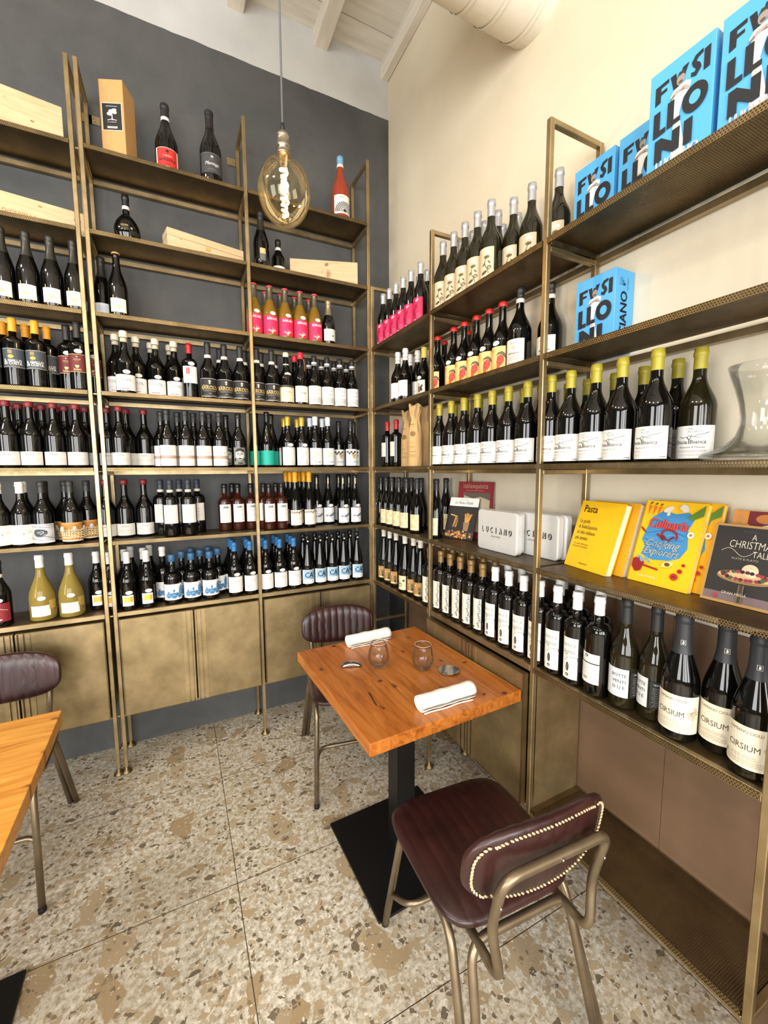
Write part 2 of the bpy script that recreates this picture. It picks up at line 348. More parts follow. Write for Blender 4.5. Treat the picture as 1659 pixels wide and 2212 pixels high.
# ---- flat artwork: lists of elements in millimetres, optionally wrapped on a round body
_txt = {}
def text_geo(s, bold=0, shear=0):
    k = (s, bold, shear)
    if k not in _txt:
        cu = bpy.data.curves.new('t', 'FONT'); cu.body = s; cu.size = 1; cu.align_x = 'CENTER'; cu.resolution_u = 2; cu.offset = bold; cu.shear = shear
        ob = bpy.data.objects.new('t', cu); C.objects.link(ob)
        me = bpy.data.meshes.new_from_object(ob)
        _txt[k] = ([tuple(v.co) for v in me.vertices], [tuple(q.vertices) for q in me.polygons])
        bpy.data.objects.remove(ob); bpy.data.curves.remove(cu); bpy.data.meshes.remove(me)
    return _txt[k]
class Art:
    def __init__(s): s.bm = bmesh.new(); s.mats = []; s.layer = 0
    def mi(s, c):
        m = c if isinstance(c, bpy.types.Material) else M(*c, .6) if len(c) == 3 else M(*c)
        if m not in s.mats: s.mats.append(m)
        return s.mats.index(m)
    def poly(s, pts, c, lay=None):
        y = -(s.layer if lay is None else lay)
        try: f = s.bm.faces.new([s.bm.verts.new((x/1000, y, z/1000)) for x, z in pts]); f.material_index = s.mi(c)
        except Exception: pass
    def up(s): s.layer += .00018
    def R(s, x, z, w, h, c): s.up(); s.poly([(x-w/2, z-h/2), (x+w/2, z-h/2), (x+w/2, z+h/2), (x-w/2, z+h/2)], c)
    def E(s, x, z, rx, rz, c, n=20, a=0):
        s.up(); ca, sa = math.cos(a), math.sin(a)
        s.poly([(x+rx*math.cos(2*PI*i/n)*ca-rz*math.sin(2*PI*i/n)*sa, z+rx*math.cos(2*PI*i/n)*sa+rz*math.sin(2*PI*i/n)*ca) for i in range(n)], c)
    def P(s, pts, c): s.up(); s.poly(pts, c)
    def L(s, pts, w, c):
        s.up()
        for (x0, z0), (x1, z1) in zip(pts, pts[1:]):
            d = math.hypot(x1-x0, z1-z0) or 1; nx, nz = -(z1-z0)/d*w/2, (x1-x0)/d*w/2
            s.poly([(x0+nx, z0+nz), (x0-nx, z0-nz), (x1-nx, z1-nz), (x1+nx, z1+nz)], c)
    def T(s, x, z, size, text, c, bold=0, shear=0, sx=1, al='c', rot=0):
        s.up(); vs, fs = text_geo(text, min(bold, 0), shear); m = s.mi(c)
        if not vs: return
        xs = [v[0] for v in vs]; w_ = max(xs)-min(xs); off = {'c': -(max(xs)+min(xs))/2, 'l': -min(xs), 'r': -max(xs)}[al]
        ca, sa = math.cos(rot), math.sin(rot)
        bb = max(bold, 0)*size*.8
        for dx, dz in (((-bb, 0), (bb, 0), (0, bb*.6), (0, -bb*.6)) if bb > .08 else ((0, 0),)):
            bv = []
            for v in vs:
                a = (v[0]+off)*size*sx+dx; b = v[1]*size+dz
                bv.append(s.bm.verts.new(((x+a*ca-b*sa)/1000, -s.layer, (z+a*sa+b*ca)/1000)))
            for f in fs:
                try: q = s.bm.faces.new([bv[i] for i in f]); q.material_index = m
                except Exception: pass
    def G(s, x, z, w, nl, dz, c, h=.7, seed=1):
        rr = random.Random(seed); s.up()
        for i in range(nl):
            ww = w*(.7+.3*rr.random()); x0 = x-ww/2
            while x0 < x+ww/2-1:
                d = min(rr.uniform(1.5, 5), x+ww/2-x0); zz = z-i*dz
                s.poly([(x0, zz-h/2), (x0+d, zz-h/2), (x0+d, zz+h/2), (x0, zz+h/2)], c); x0 += d+.9
    def S(s, fn, n, w, c):      # smooth curve
        s.L([fn(i/n) for i in range(n+1)], w, c)
    def finish(s, name, parent, bend=None, mtx=None, off=.0005):
        bm = s.bm
        if bend:
            xs = [v.co.x for v in bm.verts]; zs = [v.co.z for v in bm.verts]
            k = math.ceil(min(xs)/.007)
            while k*.007 < max(xs):
                bmesh.ops.bisect_plane(bm, geom=bm.verts[:]+bm.edges[:]+bm.faces[:], plane_co=(k*.007, 0, 0), plane_no=(1, 0, 0), dist=1e-6); k += 1
            z = bend[1]
            while z < max(zs):
                if z > min(zs): bmesh.ops.bisect_plane(bm, geom=bm.verts[:]+bm.edges[:]+bm.faces[:], plane_co=(0, 0, z), plane_no=(0, 0, 1), dist=1e-6)
                z += .006
            R0 = bend[2]
            for v in bm.verts:
                a = v.co.x/R0; r = bend[0](v.co.z) + off - v.co.y; v.co = Vector((r*math.sin(a), -r*math.cos(a), v.co.z))
        if mtx: bmesh.ops.transform(bm, matrix=mtx, verts=bm.verts)
        return link(name, bm, s.mats or [M(200, 200, 200)], parent)
# ------------------------------------------------------------------ room shell
X0, Y0, ZC = -5.5, -6.0, 4.118
bm = bmesh.new(); box(bm, X0-.1, .1, Y0-.1, .1, -.1, 0); struct('floor', bm, TERR)
bm = bmesh.new(); box(bm, X0-.1, .12, 0, .12, -.1, 4.3); struct('wall_back', bm, DARKWALL)
bm = bmesh.new(); box(bm, 0, .12, Y0-.1, 0, -.1, 4.3); struct('wall_right', bm, CREAM)
def wall_open(name, m, axis, c0, c1, lo, hi, holes):
    bm = bmesh.new(); edges = [lo]+[v for h in holes for v in h[:2]]+[hi]
    def bb(a, b, z0, z1):
        if axis == 'y': box(bm, a, b, c0, c1, z0, z1)
        else: box(bm, c0, c1, a, b, z0, z1)
    for i in range(0, len(edges), 2): bb(edges[i], edges[i+1], -.1, 4.3)
    for a, b, z0, z1 in holes: bb(a, b, -.1, z0); bb(a, b, z1, 4.3)
    struct(name, bm, m)
WH = [(-5.05, -3.65, .55, 3.15), (-3.45, -2.05, .55, 3.15), (-1.85, -.45, .55, 3.15)]
wall_open('wall_front', PLAIN, 'y', Y0-.12, Y0, X0, .1, WH)
wall_open('wall_left', PLAIN, 'x', X0-.12, X0, Y0, 0, [(-4.6, -2.6, .7, 3.1)])
for i, (a, b, z0, z1) in enumerate(WH):
    bm = bmesh.new()
    box(bm, a, a+.06, Y0-.08, Y0+.03, z0, z1); box(bm, b-.06, b, Y0-.08, Y0+.03, z0, z1); box(bm, a, b, Y0-.08, Y0+.03, z0, z0+.06); box(bm, a, b, Y0-.08, Y0+.03, z1-.06, z1)
    o = struct('window_%d' % (i+1), bm, BLACKM)
bm = bmesh.new(); z0, z1 = .7, 3.1
for a in (-4.6, -2.66): box(bm, X0-.08, X0+.03, a, a+.06, z0, z1)
for z in (z0, z1-.06): box(bm, X0-.08, X0+.03, -4.6, -2.6, z, z+.06)
struct('window_4', bm, BLACKM)
# plank ceiling: boards parallel to the dark wall, small gaps between them
bm = bmesh.new(); y = .1
while y > Y0-.1:
    box(bm, X0-.1, .12, y-.262, y, ZC, ZC+.03); y -= .268
box(bm, X0-.1, .12, Y0-.1, .1, ZC+.035, ZC+.08)
struct('ceiling', bm, CEIL)
def beam(n_, x0, x1, z0):
    bm = bmesh.new(); N = 30
    box(bm, x0, x1, Y0, 0, z0, ZC); bmesh.ops.recalc_face_normals(bm, faces=bm.faces)
    for k in range(1, N): bmesh.ops.bisect_plane(bm, geom=bm.verts[:]+bm.edges[:]+bm.faces[:], plane_co=(0, Y0*k/N, 0), plane_no=(0, 1, 0))
    rr = random.Random(n_)
    for v in bm.verts:
        if v.co.z < ZC-.02: v.co.z += rr.uniform(-.003, .003); v.co.x += rr.uniform(-.002, .002)
    bmesh.ops.bevel(bm, geom=[e for e in bm.edges if all(v.co.z < ZC-.02 for v in e.verts) and abs(e.verts[0].co.y-e.verts[1].co.y) > .05], offset=.006, segments=1, affect='EDGES')
    struct('trim_%d' % n_, bm, BEAM)
beam(1, -.495, -.41, 4.035); beam(2, -.052, .0, 4.02); beam(3, -.985, -.892, 4.035)
for k in range(8): beam(4+k, -1.5-.5*k, -1.41-.5*k, 4.035)
# brown panelling on the cream wall, in boards with thin seams
bm = bmesh.new(); ys = [-.285, -.90, -1.410, -1.915, -2.42, -3.0, -3.6, -4.2, -4.8, -5.4, -6.0]
for a, b in zip(ys, ys[1:]): box(bm, -.008, 0, b+.0016, a, 0, 1.085)
struct('trim_12', bm, WAINS)
bm = bmesh.new(); box(bm, -.006, 0, -.283, 0, 0, 1.085); struct('trim_13', bm, M(62, 62, 62, .6))

# round air duct running into the cream wall
t = thing('air_duct', 'white round ventilation pipe below the plank ceiling, entering the cream wall', 'duct', (0, -1.275, 3.385))
DUCT = M(226, 220, 206, .45)
R_ = .165; N = 40
path = fillet([(.0, 0, 0), (-.86, 0, 0), (-.86, 0, .733)], .22, 10)
bm = bmesh.new(); tube(bm, path, R_, N, cap=False); link('pipe', bm, DUCT, t, True)
for k in range(5):
    bm = bmesh.new(); x = -.05-.125*k-.01*(k % 2); tube(bm, [(x, 0, 0), (x-.004, 0, 0), (x-.009, 0, 0), (x-.013, 0, 0)], R_+.003, N, cap=False)
    link('seam_ring', bm, DUCT, t, True)
bm = bmesh.new(); box(bm, -.5, -.48, -.004, .004, R_-.002, .733); link('hanger', bm, DUCT, t)

# ------------------------------------------------------------------ wine racks
LV = [1.5532+.3555*k for k in (4, 3, 2, 1, 0, -1)]+[.8416]
D = .26; PW = .018; ZB = .31
def map_r(side):                       # rack-local (along, depth from wall, z) -> world
    if side == 'L': return lambda s, d: (s, -d)
    return lambda s, d: (-d, s)
class Rk:
    def __init__(s, side, name, label, cat='wine rack'):
        s.side = side; s.root = thing(name, label, cat)
    def bx(s, bm, a0, a1, d0, d1, z0, z1, uv=False, mi=0):
        f = uvbox if uv else box
        if s.side == 'L': f(bm, min(a0, a1), max(a0, a1), -max(d0, d1), -min(d0, d1), z0, z1, mi)
        else: f(bm, -max(d0, d1), -min(d0, d1), min(a0, a1), max(a0, a1), z0, z1, mi)
    def frame(s, a, top, levels, foot=True, plate=0, bars=()):
        """upright side frame: front and rear post, cross bars; a = centre along the wall"""
        bm = bmesh.new(); h = PW/2
        s.bx(bm, a-h, a+h, D-PW, D, .03, top); s.bx(bm, a-h, a+h, .012, .012+PW, .03, top)
        s.bx(bm, a-h*.98, a+h*.98, .012+PW, D-PW, top-PW, top)
        for z in levels: s.bx(bm, a-h*.98, a+h*.98, .012+PW, D-PW, z-.036, z-.02)
        for z in bars: s.bx(bm, a-h*.98, a+h*.98, .012+PW, D-PW, z, z+.016)
        bmesh.ops.recalc_face_normals(bm, faces=bm.faces)
        bmesh.ops.bevel(bm, geom=bm.edges[:], offset=.0018, segments=1, affect='EDGES')
        fr = link('side_frame', bm, BRASS, s.root)
        for d in (D-h, .012+h):
            bm = bmesh.new(); lathe(bm, [(0, 0), (.024, 0), (.024, .004), (.012, .016), (.008, .03), (.006, .034), (0, .034)], 16)
            f = link('foot', bm, BRASS_D, fr, True); f.location = (a, -d, .0004) if s.side == 'L' else (-d, a, .0004)
        if plate:
            bm = bmesh.new(); zz = top-.07; s.bx(bm, a+h*plate, a+(h+.045)*plate, .002, .006, zz-.02, zz+.018)
            pts = [(a+(h+.022)*plate, zz)]
            pl = link('wall_bracket', bm, BRASS, fr)
            bm = bmesh.new(); lathe(bm, [(0, .0), (.005, 0), (.005, .003), (0, .004)], 10)
            bmesh.ops.transform(bm, matrix=(Matrix.Translation((a+(h+.022)*plate, -.006, zz)) @ Matrix.Rotation(PI/2, 4, 'X')) if s.side == 'L' else (Matrix.Translation((-.006, a+(h+.022)*plate, zz)) @ Matrix.Rotation(-PI/2, 4, 'Y')), verts=bm.verts)
            link('screw', bm, STEEL, fr)
    def shelf(s, a0, a1, z):
        """perforated tray with folded front lip, open holes"""
        bm = bmesh.new(); t_ = .0012
        s.bx(bm, a0, a1, .02, D+.003, z-t_, z, True)
        s.bx(bm, a0, a1, D+.003-t_, D+.003, z-.018, z-t_, True, 1)
        s.bx(bm, a0, a1, D-.009, D+.003-t_, z-.018, z-.0168, True)
        s.bx(bm, a0, a0+t_, .03, D-PW-.001, z-.018, z-t_, True); s.bx(bm, a1-t_, a1, .03, D-PW-.001, z-.018, z-t_, True)
        sh = link('shelf', bm, [PERF_TRAY, PERF], s.root)
        bm = bmesh.new(); s.bx(bm, a0, a1, .012, .012+PW, z-.036, z-.016); link('rear_rail', bm, BRASS, sh)
        return sh
    def rail(s, a0, a1, z0, z1, d0=D-PW, d1=D):
        bm = bmesh.new(); s.bx(bm, a0, a1, d0, d1, z0, z1); bmesh.ops.recalc_face_normals(bm, faces=bm.faces); bmesh.ops.bevel(bm, geom=bm.edges[:], offset=.0015, segments=1, affect='EDGES')
        return link('rail', bm, BRASS, s.root)
    def cabinet(s, a0, a1, zb=ZB, zt=LV[6], split=None, proud=.016):
        """closed cabinet below the lowest shelf: carcass, two doors with long pull strips"""
        bm = bmesh.new()
        s.bx(bm, a0, a1, .02, D-.004, zb, zb+.002, True); s.bx(bm, a0, a0+.002, .02, D-.02, zb, zt-.03, True); s.bx(bm, a1-.002, a1, .02, D-.02, zb, zt-.03, True); s.bx(bm, a0, a1, .02, .022, zb, zt-.03, True)
        link('cabinet_body', bm, PERF_DOOR, s.root)
        bm = bmesh.new(); s.bx(bm, a0, a1, .02, D-.002, zt-.004, zt-.001); link('cabinet_top', bm, BRASS_D, s.root)
        mid = split if split is not None else (a0+a1)/2
        for e0, e1 in ((a0, mid), (a1, mid)):
            sg = 1 if e1 > e0 else -1
            o0 = e0+.005*sg; o1 = e1-.004*sg
            bm = bmesh.new(); z0, z1 = zb+.004, zt-.034
            dd = D+proud
            # panel body with folded edges
            s.bx(bm, o0, o1-.052*sg, dd-.018, dd, z0, z1, True)
            d_ = link('door', bm, PERF_DOOR, s.root)
            bm = bmesh.new()
            s.bx(bm, o0-.0015*sg, o0+.004*sg, dd-.02, dd+.0015, z0-.001, z1+.002); s.bx(bm, o0, o1, dd-.02, dd+.001, z1, z1+.003); s.bx(bm, o0, o1, dd-.02, dd+.001, z0-.003, z0)
            link('door_rim', bm, BRASS_D, d_)
            bm = bmesh.new()
            s.bx(bm, o1-.052*sg, o1-.034*sg, dd-.018, dd+.003, z0, z1); s.bx(bm, o1-.034*sg, o1-.027*sg, dd-.018, dd-.006, z0, z1); s.bx(bm, o1-.027*sg, o1-.012*sg, dd-.018, dd+.003, z0, z1); s.bx(bm, o1-.012*sg, o1-.006*sg, dd-.018, dd-.006, z0, z1); s.bx(bm, o1-.006*sg, o1, dd-.018, dd+.008, z0, z1)
            link('handle', bm, BRASS, d_)

XA1 = -1.688; XB0 = -1.654; XB1 = -.958; XC1 = -.269
TOP = 3.319
# rack A: the bay at the far left of the dark wall
ra = Rk('L', 'wine_rack', 'tall brass wine rack on dark wall, cut off by the left picture edge')
XA0 = XA1-.70
for a, pl in ((XA0, 0), (XA1, 1)): ra.frame(a, TOP, LV, plate=pl)
for z in LV[:6]: ra.shelf(XA0+PW/2+.001, XA1-PW/2-.001, z)
ra.rail(XA0+PW/2, XA1-PW/2, LV[6]-.022, LV[6]); ra.rail(XA0+PW/2, XA1-PW/2, ZB-.008, ZB)
ra.cabinet(XA0+PW/2+.001, XA1-PW/2-.001)
# rack B/C
rb = Rk('L', 'wine_rack', 'tall brass wine rack filling the dark wall up to the room corner')
rb.frame(XB0, TOP, LV, plate=1); rb.frame(XB1, TOP, LV, plate=-1); rb.frame(XC1, TOP, LV, plate=-1)
for a, b in ((XB0, XB1), (XB1, XC1)):
    for z in LV[:6]: rb.shelf(a+PW/2+.001, b-PW/2-.001, z)
    rb.rail(a+PW/2, b-PW/2, LV[6]-.022, LV[6]); rb.rail(a+PW/2, b-PW/2, ZB-.008, ZB)
    rb.cabinet(a+PW/2+.001, b-PW/2-.001)
for z in (LV[0]-.02, LV[3]-.01, LV[6]-.012, ZB): rb.rail(XA1+PW/2+.001, XB0-PW/2, z-.008, z, D-.014, D-.006)
# rack on the cream wall
YQ0, YQ1, YQ2, YQ3, YQ4 = -.2655, -.920, -1.5955, -2.253, -2.300
RT_ = LV[1]
rc = Rk('R', 'wine_rack', 'lower brass wine rack on cream wall, behind the set table')
rc.frame(YQ0, RT_, [LV[k] for k in (2, 3, 4, 5, 6)], bars=(.565,)); rc.frame(YQ1, RT_, [LV[k] for k in (2, 3, 4, 5, 6)])
rc.frame(YQ2, RT_, [LV[k] for k in (2, 3, 4, 5, 6)], plate=-1); rc.frame(YQ3, RT_, [LV[k] for k in (2, 3, 4, 5, 6)], bars=(ZB-.02,))
for a, b in ((YQ0, YQ1), (YQ1, YQ2), (YQ2, YQ3)):
    for k in (2, 3, 4, 5): rc.shelf(b+PW/2+.001, a-PW/2-.001, LV[k])
    rc.rail(b+PW/2, a-PW/2, LV[6]-.022, LV[6])
rc.shelf(YQ3+PW/2+.001, YQ2-PW/2-.001, LV[6]-.001); rc.shelf(YQ1+PW/2+.001, YQ0-PW/2-.001, LV[6]-.001)
rc.cabinet(YQ2+PW/2+.001, YQ1-PW/2-.001, split=(YQ1+YQ2)/2, proud=.02)
rc.rail(YQ2+PW/2, YQ1-PW/2, ZB-.008, ZB)
rc.shelf(YQ3+PW/2+.001, YQ2-PW/2-.03, ZB); rc.rail(YQ3+PW/2, YQ2-PW/2, ZB-.03, ZB-.019)
# perforated side cheek of the open bay
bm = bmesh.new(); rc.bx(bm, YQ2-PW/2-.004, YQ2-PW/2-.002, .02, D-PW, ZB, LV[6]-.03, True); link('side_panel', bm, PERF_DOOR, rc.root)
bm = bmesh.new(); rc.bx(bm, YQ2-PW/2-.028, YQ2-PW/2-.006, .018, D-.004, ZB-.004, ZB+.0, True); link('base_strip', bm, BRASS_D, rc.root)
# next rack, only its first bay edge in view
rd_ = Rk('R', 'wine_rack', 'brass rack post and tray at lower right picture edge')
YQ5 = YQ4-.66
for a in (YQ4, YQ5): rd_.frame(a, RT_, [LV[k] for k in (2, 3, 4, 5, 6)])
for k in (2, 3, 4, 5, 6): rd_.shelf(YQ5+PW/2+.001, YQ4-PW/2-.001, LV[k])
rd_.shelf(YQ5+PW/2+.001, YQ4-PW/2-.001, ZB)

# ------------------------------------------------------------------ where each bottle stands: style, wall, shelf, distance from wall, positions along it
ROWS = [
 ('redwax', 'L', 4, 0.205, [-2.013, -1.931, -1.845, -1.76]),
 ('redwax', 'L', 4, 0.125, [-2.0669, -1.9891, -1.904, -1.817, -1.736]),
 ('redwax', 'L', 4, 0.047, [-2.034, -1.95, -1.863, -1.778]),
 ('hill', 'L', 5, 0.205, [-2.0685, -1.9907]),
 ('hill', 'L', 5, 0.125, [-1.9975]),
 ('etching', 'L', 5, 0.205, [-1.9129]),
 ('etching', 'L', 5, 0.125, [-1.9197]),
 ('gold_leaf', 'L', 5, 0.205, [-1.806]),
 ('gold_leaf', 'L', 5, 0.125, [-1.8419, -1.7539]),
 ('red_mountain', 'L', 6, 0.205, [-2.095]),
 ('redwax', 'L', 4, 0.205, [-1.589]),
 ('redwax', 'L', 4, 0.125, [-1.647, -1.5657, -1.4879]),
 ('redwax', 'L', 4, 0.047, [-1.575]),
 ('orange_grid', 'L', 4, 0.205, [-1.382, -1.296, -1.213, -1.133]),
 ('orange_grid', 'L', 4, 0.125, [-1.4101, -1.3323, -1.2545, -1.1767]),
 ('face', 'L', 4, 0.205, [-1.036]),
 ('face', 'L', 4, 0.125, [-1.09]),
 ('redwax', 'L', 5, 0.125, [-1.6761, -1.595, -1.5084]),
 ('navy', 'L', 5, 0.205, [-1.385, -1.3]),
 ('navy', 'L', 5, 0.125, [-1.4306, -1.341, -1.254]),
 ('house', 'L', 5, 0.125, [-1.1136, -1.0418]),
 ('house', 'L', 5, 0.047, [-1.064]),
 ('teal', 'L', 4, 0.205, [-0.883]),
 ('teal', 'L', 4, 0.125, [-0.929, -0.8424]),
 ('corner_marks', 'L', 4, 0.205, [-0.765, -0.683]),
 ('corner_marks', 'L', 4, 0.125, [-0.7666, -0.6871]),
 ('beige_leaf', 'L', 4, 0.205, [-0.602, -0.524]),
 ('beige_leaf', 'L', 4, 0.125, [-0.6093, -0.5315]),
 ('grape', 'L', 4, 0.205, [-0.377]),
 ('grape', 'L', 4, 0.125, [-0.426, -0.325]),
 ('house', 'L', 5, 0.125, [-0.97]),
 ('house', 'L', 5, 0.205, [-0.8834, -0.8116]),
 ('house', 'L', 5, 0.125, [-0.8982, -0.8264]),
 ('yellow_flute', 'L', 5, 0.205, [-0.731, -0.647]),
 ('yellow_flute', 'L', 5, 0.125, [-0.739, -0.655]),
 ('yellow_flute', 'L', 5, 0.047, [-0.745, -0.66]),
 ('whale', 'L', 5, 0.205, [-0.434, -0.353]),
 ('whale', 'L', 5, 0.125, [-0.5754, -0.5016]),
 ('whale', 'L', 5, 0.047, [-0.4039, -0.3301]),
 ('ca', 'L', 6, 0.205, [-0.667, -0.588, -0.511, -0.434, -0.345]),
 ('ca', 'L', 6, 0.125, [-0.6721, -0.596, -0.52, -0.442, -0.361]),
 ('flask', 'L', 1, 0.17, [-1.504]),
 ('beige_square', 'L', 1, 0.19, [-0.877]),
 ('half', 'L', 1, 0.13, [-0.772]),
 ('red_cap', 'R', 4, 0.17, [-0.3, -0.4161]),
 ('cream_flute', 'R', 5, 0.205, [-0.3517, -0.4255, -0.513, -0.6, -0.716]),
 ('cream_flute', 'R', 5, 0.125, [-0.2143, -0.3619, -0.4357, -0.519, -0.628]),
 ('foil_dark', 'R', 5, 0.205, [-0.2779]),
 ('foil_dark', 'R', 5, 0.125, [-0.2881]),
 ('bianca', 'R', 4, 0.205, [-0.923, -1.019, -1.114, -1.206, -1.296, -1.389, -1.486]),
 ('bianca', 'R', 4, 0.125, [-0.934, -1.022, -1.12, -1.209, -1.297, -1.387, -1.474]),
 ('cream_flute', 'R', 5, 0.205, [-0.899]),
 ('cream_flute', 'R', 5, 0.047, [-0.756]),
 ('bianca', 'R', 4, 0.205, [-1.5916, -1.6694, -1.76, -1.842, -1.938]),
 ('bianca_front', 'R', 4, 0.115, [-1.994]),
 ('bianca', 'R', 4, 0.047, [-1.4491, -1.5269, -1.607, -1.71, -1.804, -1.902]),
 ('magenta', 'R', 2, 0.204, [-0.322, -0.402, -0.483, -0.565, -0.65, -0.745]),
 ('magenta', 'R', 2, 0.13, [-0.605, -0.69]),
 ('magenta', 'R', 2, 0.052, [-0.52]),
 ('rose_label', 'R', 2, 0.2, [-0.935, -1.018, -1.099, -1.181, -1.264]),
 ('rose_label', 'R', 2, 0.13, [-1.311, -1.404, -0.977, -1.061, -1.141, -1.223]),
 ('rose_label', 'R', 2, 0.045, [-1.156, -1.244]),
 ('rose_label', 'R', 2, 0.1, [-1.5]),
 ('red_face', 'R', 3, 0.133, [-0.795]),
 ('red_face', 'R', 3, 0.058, [-0.745]),
 ('red_face', 'R', 3, 0.138, [-0.94, -1.021, -1.107, -1.19]),
 ('red_face', 'R', 3, 0.045, [-0.927]),
 ('red_face', 'R', 3, 0.14, [-1.2741]),
 ('seal_white', 'R', 3, 0.13, [-1.3589]),
 ('seal_white', 'R', 3, 0.056, [-1.44]),
 ('white_blank', 'R', 3, 0.2, [-0.495, -0.58]),
 ('white_blank', 'R', 3, 0.118, [-0.488, -0.572]),
 ('white_blank', 'R', 3, 0.121, [-0.4]),
 ('horse', 'R', 3, 0.135, [-0.668]),
 ('bakari', 'L', 2, 0.2, [-0.9276, -0.8428, -0.758, -0.6732, -0.5884]),
 ('bakari', 'L', 2, 0.109, [-0.8484, -0.7636, -0.6789, -0.5941]),
 ('gold_foil', 'L', 2, 0.2, [-0.505]),
 ('giallo', 'L', 3, 0.208, [-1.9623, -1.8845, -2.042]),
 ('giallo', 'L', 3, 0.128, [-1.938]),
 ('giallo', 'L', 3, 0.135, [-1.8576]),
 ('giallo', 'L', 3, 0.05, [-1.943]),
 ('giallo', 'L', 3, 0.056, [-2.022]),
 ('giallo', 'L', 3, 0.134, [-2.017]),
 ('dark_red', 'L', 3, 0.21, [-1.73]),
 ('dark_red', 'L', 3, 0.15, [-1.7812]),
 ('dark_red', 'L', 3, 0.072, [-1.758]),
 ('dark_red', 'L', 3, 0.125, [-1.686]),
 ('scribble', 'L', 3, 0.135, [-1.589, -1.502, -1.416]),
 ('scribble', 'L', 3, 0.206, [-1.547]),
 ('scribble', 'L', 3, 0.048, [-1.44]),
 ('scribble', 'L', 3, 0.127, [-1.331]),
 ('scribble', 'L', 3, 0.044, [-1.352]),
 ('red_grid', 'L', 3, 0.193, [-1.262]),
 ('barolo', 'L', 3, 0.207, [-1.174, -1.093, -1.013, -0.926, -0.845]),
 ('barolo', 'L', 3, 0.125, [-1.108]),
 ('barolo', 'L', 3, 0.131, [-0.979]),
 ('barolo', 'L', 3, 0.135, [-0.8894]),
 ('barolo', 'L', 3, 0.133, [-0.8116]),
 ('donnas', 'L', 3, 0.2, [-0.763]),
 ('strego', 'L', 3, 0.2, [-0.68]),
 ('strego', 'L', 3, 0.118, [-0.692]),
 ('vines', 'L', 3, 0.205, [-0.6, -0.521, -0.442, -0.363]),
 ('vines', 'L', 3, 0.125, [-0.608, -0.529, -0.449, -0.369]),
 ('champ_cream', 'L', 2, 0.206, [-1.9754, -1.8906, -1.8059, -1.7211]),
 ('champ_blue', 'L', 2, 0.122, [-1.628]),
 ('champ_tan', 'L', 2, 0.203, [-1.556]),
 ('pale', 'L', 6, 0.185, [-1.948, -1.836]),
 ('yellow_square', 'L', 6, 0.125, [-1.7364, -1.53]),
 ('yellow_square', 'L', 6, 0.175, [-1.6768]),
 ('yellow_square', 'L', 6, 0.207, [-1.597]),
 ('yellow_square', 'L', 6, 0.045, [-1.593, -1.505]),
 ('yellow_square', 'L', 6, 0.128, [-1.6148]),
 ('yellow_square', 'L', 6, 0.205, [-1.512]),
 ('blue_jug', 'L', 6, 0.196, [-1.396, -1.303, -1.212]),
 ('blue_jug', 'L', 6, 0.12, [-1.349, -1.256, -1.1644]),
 ('blue_jug', 'L', 6, 0.043, [-1.302, -1.21]),
 ('blue_jug_white', 'L', 6, 0.12, [-1.441]),
 ('tall_white', 'L', 6, 0.2, [-1.083]),
 ('tall_white', 'L', 6, 0.205, [-1.0]),
 ('tall_white', 'L', 6, 0.12, [-1.0866]),
 ('tall_white', 'L', 6, 0.125, [-1.005]),
 ('tall_white', 'L', 6, 0.042, [-1.088]),
 ('tall_white', 'L', 6, 0.045, [-1.0]),
 ('tall_white', 'L', 6, 0.21, [-0.914, -0.833, -0.751]),
 ('tall_white', 'L', 6, 0.126, [-0.913, -0.83, -0.7479]),
 ('tall_white', 'L', 6, 0.046, [-0.913, -0.833]),
 ('tall_white', 'L', 6, 0.044, [-0.746]),
 ('tan_flute', 'R', 6, 0.198, [-0.3, -0.382, -0.464, -0.742]),
 ('tan_flute', 'R', 6, 0.196, [-0.665]),
 ('tan_flute', 'R', 6, 0.12, [-0.58]),
 ('drawn_flute', 'R', 6, 0.207, [-0.588]),
 ('tall_script', 'R', 6, 0.212, [-0.8561, -0.9562, -1.034, -1.1118, -1.1896, -1.2673]),
 ('tall_script', 'R', 6, 0.135, [-0.8673, -0.9451, -1.0228, -1.1006, -1.1784, -1.2562]),
 ('script_white', 'R', 6, 0.212, [-1.3451, -1.4229, -1.5007, -1.5785, -1.6563, -1.7341]),
 ('script_white', 'R', 6, 0.135, [-1.334, -1.4118, -1.4896, -1.6, -1.68, -1.76]),
 ('script_white', 'R', 6, 0.058, [-1.55]),
 ('back_label', 'R', 6, 0.212, [-1.8119]),
 ('botte', 'R', 6, 0.198, [-1.8884]),
 ('vino', 'R', 6, 0.18, [-1.9641]),
 ('cirsium', 'R', 6, 0.206, [-2.0448]),
 ('cirsium', 'R', 6, 0.168, [-2.1217]),
 ('cirsium', 'R', 6, 0.203, [-2.2001]),
 ('magnum_red', 'L', 0, 0.15, [-1.313]),
 ('magnum_dark', 'L', 0, 0.195, [-1.114]),
 ('magnum_rose', 'L', 0, 0.2, [-0.417]),
]
